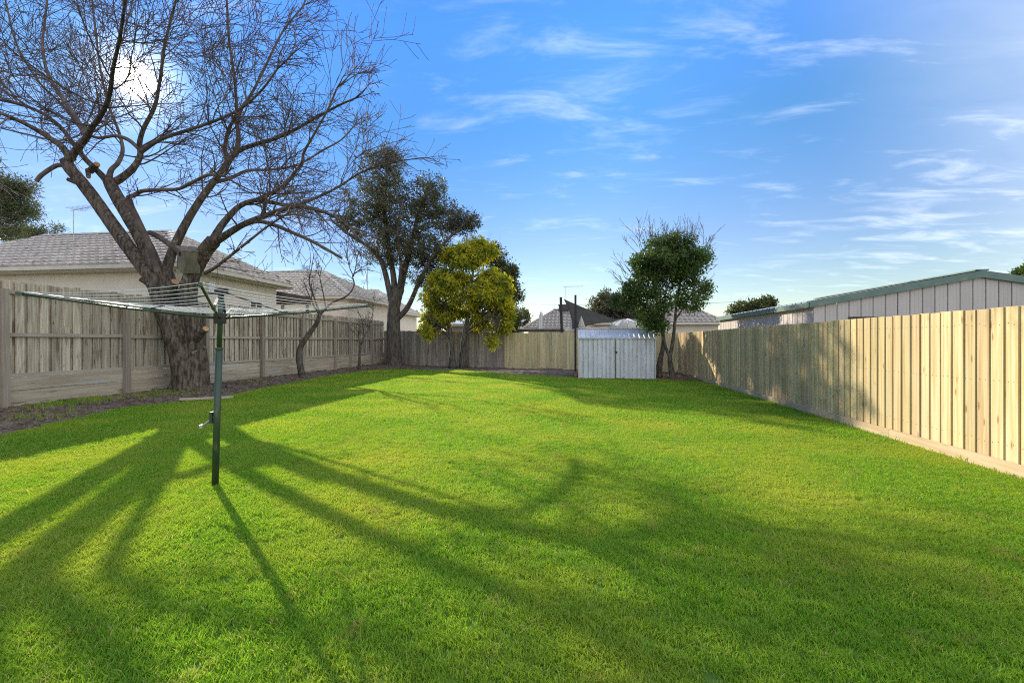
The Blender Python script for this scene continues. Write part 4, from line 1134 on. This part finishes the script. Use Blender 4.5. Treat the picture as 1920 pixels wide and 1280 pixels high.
def leaves(centres, radii, per, size, aspect, r, droop=0.0, flat=1.0, aim=None):
    """leaf quads scattered round cluster centres; returns V, F, rnd"""
    n = len(centres) * per
    c = np.repeat(centres, per, axis=0); rr = np.repeat(radii, per)
    off = r.normal(size=(n, 3)); off /= np.linalg.norm(off, axis=1)[:, None] + 1e-9
    off *= (r.uniform(0, 1, n) ** 0.5 * rr)[:, None]; off[:, 2] *= flat
    p = c + off
    d = r.normal(size=(n, 3)) + off / (rr[:, None] + 1e-6) * 0.9; d[:, 2] -= droop
    d /= np.linalg.norm(d, axis=1)[:, None] + 1e-9
    s = np.cross(d, r.normal(size=(n, 3))); s /= np.linalg.norm(s, axis=1)[:, None] + 1e-9
    ln = size * r.uniform(0.6, 1.4, n); w = ln * aspect
    V = np.zeros((n, 4, 3))
    V[:, 0] = p; V[:, 1] = p + d * (ln * .5)[:, None] + s * (w / 2)[:, None]; V[:, 2] = p + d * ln[:, None]; V[:, 3] = p + d * (ln * .5)[:, None] - s * (w / 2)[:, None]
    F = np.arange(n * 4).reshape(n, 4)
    return V.reshape(-1, 3), F, np.repeat(r.uniform(0, 1, n), 4)

def crown_points(lumps, r, shell=0.55):
    """lumps: (centre, (rx, ry, rz), n) -> cluster centres, biased to the outside of each lump"""
    out = []
    for c, (rx, ry, rz), n in lumps:
        v = r.normal(size=(n, 3)); v /= np.linalg.norm(v, axis=1)[:, None]
        v *= (shell + (1 - shell) * r.uniform(0, 1, n))[:, None]
        out.append(np.array(c) + v * np.array([rx, ry, rz]))
    return np.concatenate(out)

def leafy_tree(name, label, stems, lumps, leafmat, size, aspect, per, crad, seed, bark='dark_bark', droop=0.0, twig_every=2, cat='tree', shell=0.5, flat=1.0, group=None, sides=12, flare=0.25):
    """stems: list of (points, r0, r1); crown clusters joined to the stems by branches"""
    t = thing(name, (0, 0, 0), label, cat, group); r = np.random.default_rng(seed)
    allp, allr = [], []
    for i, (pts, r0, r1) in enumerate(stems):
        P, rad = limb_mesh('trunk' if i == 0 else 'limb', pts, r0, r1, bark, t, sides, 0.05, seed + i, flare if pts[0][2] < 0.4 else 0)
        k = len(P) // 3
        allp.append(P[k:]); allr.append(rad[k:])
    SP = np.concatenate(allp); SR = np.concatenate(allr)
    cl = crown_points(lumps, r, shell)
    tw = Twigs()
    for i, c in enumerate(cl):
        if i % twig_every: continue
        dv = c - SP; dist = np.linalg.norm(dv, axis=1) + np.maximum(0, SP[:, 2] - c[2] + 0.1) * 3.0
        j = int(np.argmin(dist + r.uniform(0, .6, len(dist)))); a = SP[j]; L_ = np.linalg.norm(c - a)
        if L_ < .15: continue
        m = a + (c - a) * .5 + np.array([0, 0, .12 * L_]) + r.normal(size=3) * .06 * L_
        pts = catmull([a, m, c], 4); tw.add(pts, np.linspace(max(.010, min(.5 * SR[j], .014 * L_ + .01)), .006, len(pts)), 4)
        for _ in range(2):
            q = pts[r.integers(3, len(pts))]; e = q + r.normal(size=3) * crad * .9 + np.array([0, 0, .1]); tw.add(np.array([q, (q + e) / 2 + r.normal(size=3) * .04, e]), np.array([.009, .007, .005]), 3)
    if tw.V: tw.build('branches', bark, t)
    V, F, rn = leaves(cl, crad * r.uniform(.6, 1.35, len(cl)), per, size, aspect, r, droop, flat)
    np_mesh('crown', V, F, leafmat, t, rnd=rn)
    return t, cl

def build_trees():
    A = at
    # dark evergreen in the back left corner
    d = 24.6
    st = [([A(740, 695, d), A(739, 650, d), A(738, 605, d), A(740, 570, d), A(748, 540, d)], .42, .30),
          ([A(738, 590, d), A(730, 545, d), A(715, 490, d - .3), A(690, 462, d - .6), A(655, 440, d - .9), A(618, 410, d - 1.2)], .20, .04),
          ([A(742, 580, d), A(738, 520, d), A(728, 460, d + .2), A(722, 400, d + .4), A(725, 340, d + .5), A(730, 290, d + .5)], .20, .03),
          ([A(748, 550, d), A(760, 500, d), A(775, 440, d + .3), A(790, 380, d + .5), A(810, 340, d + .7)], .22, .03),
          ([A(742, 600, d), A(765, 575, d - .2), A(790, 520, d - .5), A(820, 470, d - .8), A(860, 430, d - 1.0), A(890, 405, d - 1.1)], .17, .03),
          ([A(745, 560, d), A(752, 500, d - .6), A(745, 440, d - 1.2), A(755, 380, d - 1.6)], .15, .03)]
    l = [(A(720, 330, d + .3), (1.5, 1.6, 1.5), 150), (A(690, 380, d), (1.5, 1.6, 1.4), 130), (A(660, 420, d - .5), (.95, 1.2, .8), 60), (A(740, 400, d), (1.8, 2.0, 1.7), 210),
         (A(800, 370, d + .4), (1.5, 1.7, 1.3), 170), (A(830, 410, d + .2), (1.3, 1.5, 1.1), 130), (A(872, 415, d - .6), (1.0, 1.1, .7), 70), (A(770, 460, d), (1.8, 1.9, 1.3), 210),
         (A(720, 460, d - .3), (1.5, 1.6, 1.2), 120), (A(730, 292, d + .4), (.6, .8, .6), 34), (A(820, 480, d), (1.3, 1.4, 1.0), 100), (A(790, 520, d), (1.1, 1.2, .8), 60), (A(700, 300, d + .3), (.5, .6, .45), 20)]
    leafy_tree('evergreen_tree', 'tall dark evergreen tree with thick trunk in the back left corner', st, l, 'leaf_dark', 0.13, .42, 27, .25, 3, twig_every=2, shell=.35)
    # golden conifer with twin trunks
    d = 23.4
    st = [([A(869, 690, d), A(868, 655, d), A(872, 620, d), A(880, 580, d), A(885, 530, d), A(890, 470, d)], .19, .04),
          ([A(849, 690, d - .1), A(847, 650, d - .1), A(843, 615, d - .1), A(835, 570, d - .2), A(845, 510, d - .2)], .17, .04),
          ([A(870, 618, d), A(895, 595, d - .3), A(925, 570, d - .4)], .09, .03),
          ([A(844, 620, d - .1), A(820, 606, d - .4), A(795, 590, d - .6)], .07, .02),
          ([A(870, 625, d), A(890, 610, d - .6), A(915, 600, d - 1.2), A(930, 620, d - 1.3)], .05, .015)]
    l = [(A(893, 462, d), (.62, .7, .55), 46), (A(868, 500, d), (.75, .9, .5), 60), (A(838, 500, d - .2), (.62, .8, .5), 50), (A(910, 515, d), (.75, .9, .5), 62), (A(935, 545, d + .1), (.75, .8, .5), 60), (A(878, 545, d - .5), (.7, .6, .4), 42),
         (A(828, 535, d - .3), (.55, .7, .38), 40), (A(795, 555, d - .3), (.60, .7, .36), 44), (A(822, 575, d - .5), (.75, .7, .32), 50), (A(792, 592, d - .6), (.55, .5, .22), 30), (A(860, 590, d - .5), (.55, .6, .24), 30),
         (A(905, 570, d - .5), (.6, .7, .36), 42), (A(925, 592, d - .6), (.72, .7, .42), 56), (A(940, 620, d - .6), (.42, .5, .30), 24), (A(802, 618, d - .9), (.30, .3, .20), 12), (A(922, 632, d - 1.3), (.2, .2, .28), 9), (A(955, 575, d), (.55, .6, .5), 34)]
    rg = np.random.default_rng(77)
    outline = np.array([(893, 440), (925, 462), (950, 505), (962, 550), (966, 600), (948, 638), (912, 640), (885, 602), (850, 612), (806, 624), (776, 610), (768, 582), (798, 540), (812, 490), (856, 455)], float)
    l = []
    while len(l) < 42:                      # foliage masses filling the crown's outline, thicker in depth towards the middle
        q = rg.uniform((750, 438), (988, 645), (1, 2))
        if not inside(q, outline)[0]: continue
        e_ = edge_dist(q, outline)[0]
        if e_ < 10: continue
        rr = min(.62, e_ / FPX * d * .9 + .12) * rg.uniform(.75, 1.05)
        l.append((A(q[0, 0], q[0, 1], d + rg.normal() * .75 * min(1, e_ / 45)), (rr, rr, rr * rg.uniform(.6, .95)), int(16 + 26 * rr)))
    for q in ((852, 560), (872, 548), (862, 585), (885, 575), (840, 588), (900, 600), (925, 560), (845, 530)):
        l.append((A(q[0], q[1], d + rg.normal() * .4), (.40, .45, .30), 17))
    l += [(A(802, 622, d - .9), (.28, .3, .18), 12), (A(922, 640, d - 1.3), (.16, .2, .26), 9)]
    leafy_tree('golden_conifer', 'golden yellow feathery conifer with twin trunks before the old back fence', st, l, 'leaf_gold', 0.23, .27, 30, .27, 5, droop=.7, twig_every=2, shell=.35, flat=1.0)
    # dark tree behind the golden one
    d = 27.5
    st = [([A(948, 690, d), A(946, 640, d), A(942, 580, d), A(935, 520, d), A(925, 470, d)], .2, .04), ([A(944, 600, d), A(958, 560, d), A(968, 530, d)], .08, .02)]
    l = [(A(922, 478, d), (.8, 1, .6), 70), (A(945, 510, d), (.85, 1, .7), 90), (A(960, 550, d), (.75, .9, .8), 80), (A(962, 595, d), (.62, .8, .7), 60), (A(935, 560, d), (.9, 1, .9), 80), (A(950, 625, d), (.5, .6, .5), 36), (A(900, 470, d), (.5, .6, .4), 30)]
    leafy_tree('evergreen_tree', 'dark green tree behind and to the right of the golden conifer', st, l, 'leaf_back', 0.15, .4, 44, .30, 8, twig_every=2)
    # green tree beside the tin shed with bare shoots on top
    d = 17.0
    st = [([A(1263, 713, d), A(1258, 690, d), A(1256, 668, d), A(1260, 650, d), A(1265, 610, d), A(1268, 570, d + .1), A(1278, 520, d + .2), A(1290, 470, d + .3)], .125, .03),
          ([A(1234, 707, d + .4), A(1238, 675, d + .4), A(1244, 645, d + .4), A(1241, 610, d + .4), A(1232, 570, d + .4), A(1225, 520, d + .3), A(1215, 480, d + .2)], .13, .03),
          ([A(1257, 672, d), A(1248, 650, d), A(1244, 622, d - .1), A(1245, 580, d - .2), A(1250, 530, d - .3), A(1252, 470, d - .3)], .07, .02),
          ([A(1266, 600, d), A(1285, 570, d - .2), A(1305, 535, d - .3)], .045, .015), ([A(1241, 605, d + .4), A(1215, 580, d + .3), A(1185, 560, d + .2)], .05, .015)]
    l = [(A(1250, 500, d), (1.15, 1.2, .85), 190), (A(1215, 500, d), (.75, .9, .65), 90), (A(1290, 500, d), (.75, .9, .8), 110), (A(1195, 545, d + .1), (.6, .7, .5), 60), (A(1165, 567, d + .2), (.36, .5, .26), 22),
         (A(1315, 480, d), (.35, .5, .4), 26), (A(1225, 570, d - .2), (.8, .8, .6), 62), (A(1290, 560, d - .1), (.7, .8, .5), 44), (A(1320, 540, d), (.3, .4, .3), 14), (A(1230, 612, d - .2), (.45, .5, .25), 26), (A(1215, 600, d + .3), (.4, .5, .3), 20), (A(1255, 455, d), (.9, .9, .3), 60)]
    t, cl = leafy_tree('green_tree', 'green leafed tree with bare shoots on top beside the tin shed', st, l, 'leaf_green', 0.105, .45, 42, .20, 11, twig_every=2, shell=.45)
    r = np.random.default_rng(4); tw = Twigs()
    cfg = dict(seg=(0, .16, .1, .1), curve=(0, .2, .3, .3), wig=(0, .07, .1, .1), up=(0, .25, .1, .1), rmin=.0055, dens=(0, 3.5, 0, 0), ang=(R(20), R(45)), ratio=(.3, .5), max=2)
    for i in range(70):
        q = A(r.uniform(1195, 1325), r.uniform(450, 490), d + r.uniform(-.7, .7)); dd = np.array([(q[0] - A(1255, 0, d)[0]) * .28 + r.normal() * .18, r.normal() * .2, 1.0]); dd /= np.linalg.norm(dd)
        grow(tw, q, dd, r.uniform(.45, 1.15), .010, 1, cfg, r)
    for i in range(16):
        q = A(r.uniform(1170, 1205), r.uniform(500, 550), d + r.uniform(-.4, .4)); dd = np.array([-.75 + r.normal() * .2, r.normal() * .3, .8]); dd /= np.linalg.norm(dd)
        grow(tw, q, dd, r.uniform(.4, .95), .010, 1, cfg, r)
    for i in range(9):
        q = A(r.uniform(1310, 1325), r.uniform(480, 540), d + r.uniform(-.3, .3)); dd = np.array([.7, r.normal() * .3, .6]); dd /= np.linalg.norm(dd)
        grow(tw, q, dd, r.uniform(.3, .6), .009, 1, cfg, r)
    tag(tw.build('shoots', 'dark_bark', t), kind='stuff')
    # background trees
    def simple(name, label, x, y0, d, lumps, mat, size, per, crad, seed, r0=.2, asp=.4):
        top = lumps[0][0]
        b = A(x, 640, d); b[2] = 0
        st = [([b, b + (top - b) * .3 + (.1, 0, 0), b + (top - b) * .65, top], r0, .05)]
        leafy_tree(name, label, st, lumps, mat, size, asp, per, crad, seed, twig_every=3, shell=.35)
    d = 24
    simple('gum_tree', 'tall grey green gum tree at the left edge behind the cream house', -30, 0, d, [(A(-20, 375, d), (1.9, 2, 1.4), 190), (A(30, 350, d), (.8, 1, .5), 60), (A(30, 395, d), (.9, 1, .7), 80), (A(5, 430, d), (.8, 1, .6), 50), (A(-60, 300, d), (1.5, 1.5, 1.2), 70)], 'leaf_gum', .17, 40, .36, 31, .25, .24)
    d = 32
    simple('far_tree', 'sparse tree top showing over the cream house roof at the left', 75, 0, d, [(A(70, 436, d), (1.0, 1, .5), 50), (A(48, 442, d), (.7, .8, .5), 30), (A(105, 430, d), (.7, .6, .45), 14), (A(20, 445, d), (.9, .8, .8), 40)], 'leaf_gum', .18, 26, .34, 33, .12, .28)
    d = 33
    simple('far_tree', 'grey green tree behind the shade sail and tin shed', 1140, 0, d, [(A(1150, 575, d), (1.5, 1.5, .95), 110), (A(1125, 578, d), (.8, 1, .6), 44), (A(1180, 580, d), (1.2, 1.2, .8), 60), (A(1130, 560, d), (.5, .6, .4), 20)], 'leaf_dark', .22, 36, .42, 35)
    d = 34
    simple('far_tree', 'rounded green tree rising behind the garage roof', 1415, 0, d, [(A(1412, 582, d), (1.5, 1.4, .5), 100), (A(1436, 572, d), (.7, .8, .42), 44), (A(1385, 584, d), (.8, .8, .4), 40)], 'leaf_back', .24, 40, .4, 36)
    d = 26
    simple('far_tree', 'green tree at the far right edge behind the garage ridge', 1950, 0, d, [(A(1940, 515, d), (1.0, 1, .7), 70), (A(1918, 512, d), (.3, .4, .25), 14)], 'leaf_green', .2, 36, .34, 37)
    d = 42
    simple('far_tree', 'small grey tree left of the dark tiled roof over the back fence', 980, 0, d, [(A(981, 595, d), (.62, .7, .75), 44), (A(978, 606, d), (.8, .8, .6), 30)], 'leaf_gum', .22, 30, .34, 38, .1)
    # small bare tree and sapling before the left fence
    def bare(name, label, stems, cfg, n, seed, lo=.3, ln=(.35, .9)):
        t = thing(name, (0, 0, 0), label, 'tree'); r = np.random.default_rng(seed); tw = Twigs()
        for i, (pts, r0, r1) in enumerate(stems):
            P, rad = limb_mesh('trunk' if i == 0 else 'limb', pts, r0, r1, 'dark_bark', t, 9, .05, seed + i)
            if i == 0: continue
            for _ in range(n):
                j = r.integers(int(len(P) * lo), len(P) - 1); dd = P[j + 1] - P[j]; dd /= np.linalg.norm(dd)
                a = r.uniform(R(30), R(70)); nd = dd * math.cos(a) + rand_perp(dd, r) * math.sin(a)
                grow(tw, P[j], nd, r.uniform(*ln), max(rad[j] * .6, .008), 1, cfg, r)
        tw.build('twigs', 'dark_bark', t)
    cfg = dict(seg=(0, .14, .1, .1), curve=(0, .5, .5, .5), wig=(0, .14, .14, .1), up=(0, .1, .1, .1), rmin=.0055, dens=(0, 3.5, 3, 0), ang=(R(30), R(65)), ratio=(.35, .6), max=3)
    d = 17.0
    st = [([A(566, 703, d), A(561, 670, d), A(564, 650, d), A(578, 628, d), A(594, 605, d), A(600, 588, d)], .125, .075),
          ([A(600, 590, d), A(622, 568, d), A(650, 555, d), A(664, 535, d), A(662, 516, d), A(680, 505, d), (A(700, 508, d))], .05, .014),
          ([A(600, 590, d), A(590, 560, d), A(580, 530, d), A(584, 505, d), A(588, 480, d + .1)], .045, .012),
          ([A(598, 590, d), A(588, 572, d), A(576, 545, d - .1), A(570, 530, d - .2)], .035, .012),
          ([A(611, 578, d), A(606, 550, d + .1), A(600, 520, d + .2), A(604, 500, d + .2)], .03, .012),
          ([A(663, 518, d), A(655, 500, d), A(650, 475, d - .1)], .022, .012), ([A(663, 518, d), A(668, 495, d), A(672, 470, d + .1)], .022, .012)]
    bare('small_bare_tree', 'small leafless tree with a kinked trunk midway along the left fence', st, cfg, 7, 61)
    d = 21.2
    st = [([A(673, 693, d), A(675, 660, d), A(676, 640, d)], .07, .05), ([A(676, 645, d), A(672, 628, d), A(676, 612, d)], .04, .015), ([A(677, 645, d), A(686, 625, d), A(696, 605, d), A(700, 590, d)], .04, .012), ([A(683, 630, d), A(678, 600, d), A(668, 575, d)], .025, .01), ([A(690, 615, d), A(700, 580, d), A(690, 560, d)], .02, .01)]
    bare('bare_sapling', 'thin leafless sapling by the far end of the left fence', st, cfg, 8, 67, .3, (.3, .8))
build_trees()

# ------------------------------------------------------------------ small stuff on the beds
def build_bed_stuff():
    r = np.random.default_rng(9)
    P = np.concatenate([np.column_stack([r.uniform(XL + .1, -7.6, 5200), r.uniform(1, 24.5, 5200)]), np.column_stack([r.uniform(-10.5, 4.5, 2600), r.uniform(17, 24.5, 2600)])])
    ok = (~inside(P, LAWN_P)) & (edge_dist(P, LAWN_P) > .06) & (P[:, 1] < back_y(P[:, 0]) - .1) & ~((P[:, 0] > .1) & (P[:, 0] < 3.2) & (P[:, 1] > 17.4) & (P[:, 1] < 19.3))
    P = P[ok]; z = bed_z(P)
    # clods: squashed irregular octahedra
    n = min(2600, len(P)); V = []; F = []
    ph = np.array([[1, 0, 0], [0, 1, 0], [-1, 0, 0], [0, -1, 0], [0, 0, 1], [.7, .7, .6], [-.7, .7, .6], [-.7, -.7, .6], [.7, -.7, .6]])
    fc = [(0, 5, 8), (0, 1, 5), (1, 6, 5), (1, 2, 6), (2, 7, 6), (2, 3, 7), (3, 8, 7), (3, 0, 8), (4, 5, 6), (4, 6, 7), (4, 7, 8), (4, 8, 5)]
    for i in range(n):
        s = r.gamma(2.0, .012) + .010; q = ph * (1 + r.normal(0, .18, (9, 3))) * s * np.array([1, 1, .7]); a = r.uniform(0, 6.28)
        c_, s_ = math.cos(a), math.sin(a); q = np.column_stack([q[:, 0] * c_ - q[:, 1] * s_, q[:, 0] * s_ + q[:, 1] * c_, q[:, 2]])
        V.append(q + np.array([P[i, 0], P[i, 1], z[i] - .004])); F.append(np.array(fc) + 9 * i)
    o = np_mesh('soil_clods', np.concatenate(V), np.concatenate(F), 'clod'); tag(o, 'brown clods of soil scattered over the garden beds', 'soil', kind='stuff')
    # leaf litter, thicker under the green tree
    Q = P[r.integers(0, len(P), 3500)] + r.normal(0, .08, (3500, 2))
    Q2 = np.column_stack([r.uniform(3.2, 4.55, 2600), r.uniform(16.6, 20.5, 2600)])
    Q3 = np.column_stack([r.uniform(-9, 4.4, 150), r.uniform(3.0, 19, 150)])
    Q = np.concatenate([Q, Q2]); Q = np.concatenate([Q[~inside(Q, LAWN_P)], Q3]); n = len(Q); zq = np.where(inside(Q, LAWN_P), .035, bed_z(Q)) + r.uniform(.004, .03, n)
    a = r.uniform(0, 6.28, n); ln = r.uniform(.03, .07, n); dx = np.column_stack([np.cos(a), np.sin(a)]); px = np.column_stack([-np.sin(a), np.cos(a)])
    V = np.zeros((n, 4, 3)); c3 = np.column_stack([Q, zq])
    for k, (f, w) in enumerate(((-.5, 0), (0, .22), (.5, 0), (0, -.22))):
        V[:, k, :2] = Q + dx * (ln * f)[:, None] + px * (ln * w)[:, None]; V[:, k, 2] = zq + r.uniform(-.008, .014, n)
    o = np_mesh('leaf_litter', V.reshape(-1, 3), np.arange(4 * n).reshape(n, 4), 'litter', rnd=np.repeat(r.uniform(0, 1, n), 4)); tag(o, 'dry brown fallen leaves on the garden beds', 'leaves', kind='stuff')
    # weeds along the bed and grass creeping on the right plinth
    pos = []
    for cx, cy, k in ((-10.2, 7.9, 500), (-10.3, 8.6, 400), (-10.1, 9.8, 260), (-9.8, 10.4, 200), (-10.2, 13.4, 120), (-9.4, 7.0, 200)): pos.append(np.column_stack([r.normal(cx, .16, k), r.normal(cy, .35, k)]))
    pos.append(np.column_stack([r.uniform(4.48, 4.575, 2600), r.uniform(2, 16, 2600)]))
    pos = np.concatenate(pos); pos = pos[(pos[:, 0] > XL + .08)]; n = len(pos)
    zz = np.where(inside(pos, LAWN_P), .0, bed_z(pos)); a = r.uniform(0, 6.28, n); h = r.uniform(.035, .11, n) * np.where(pos[:, 0] > 0, .75, 1); w = .006
    lean = r.uniform(.1, .9, n) * h; la = r.uniform(0, 6.28, n)
    V = np.zeros((n, 3, 3)); V[:, 0] = np.column_stack([pos + np.column_stack([np.cos(a), np.sin(a)]) * w, zz]); V[:, 1] = np.column_stack([pos - np.column_stack([np.cos(a), np.sin(a)]) * w, zz])
    V[:, 2] = np.column_stack([pos + np.column_stack([np.cos(la), np.sin(la)]) * lean[:, None], zz + h])
    o = np_mesh('weeds', V.reshape(-1, 3), np.arange(3 * n).reshape(n, 3), 'grass', rnd=np.repeat(r.uniform(0, .9, n), 3)); tag(o, 'tufts of green weeds along the fence bases', 'weeds', kind='stuff')
build_bed_stuff()
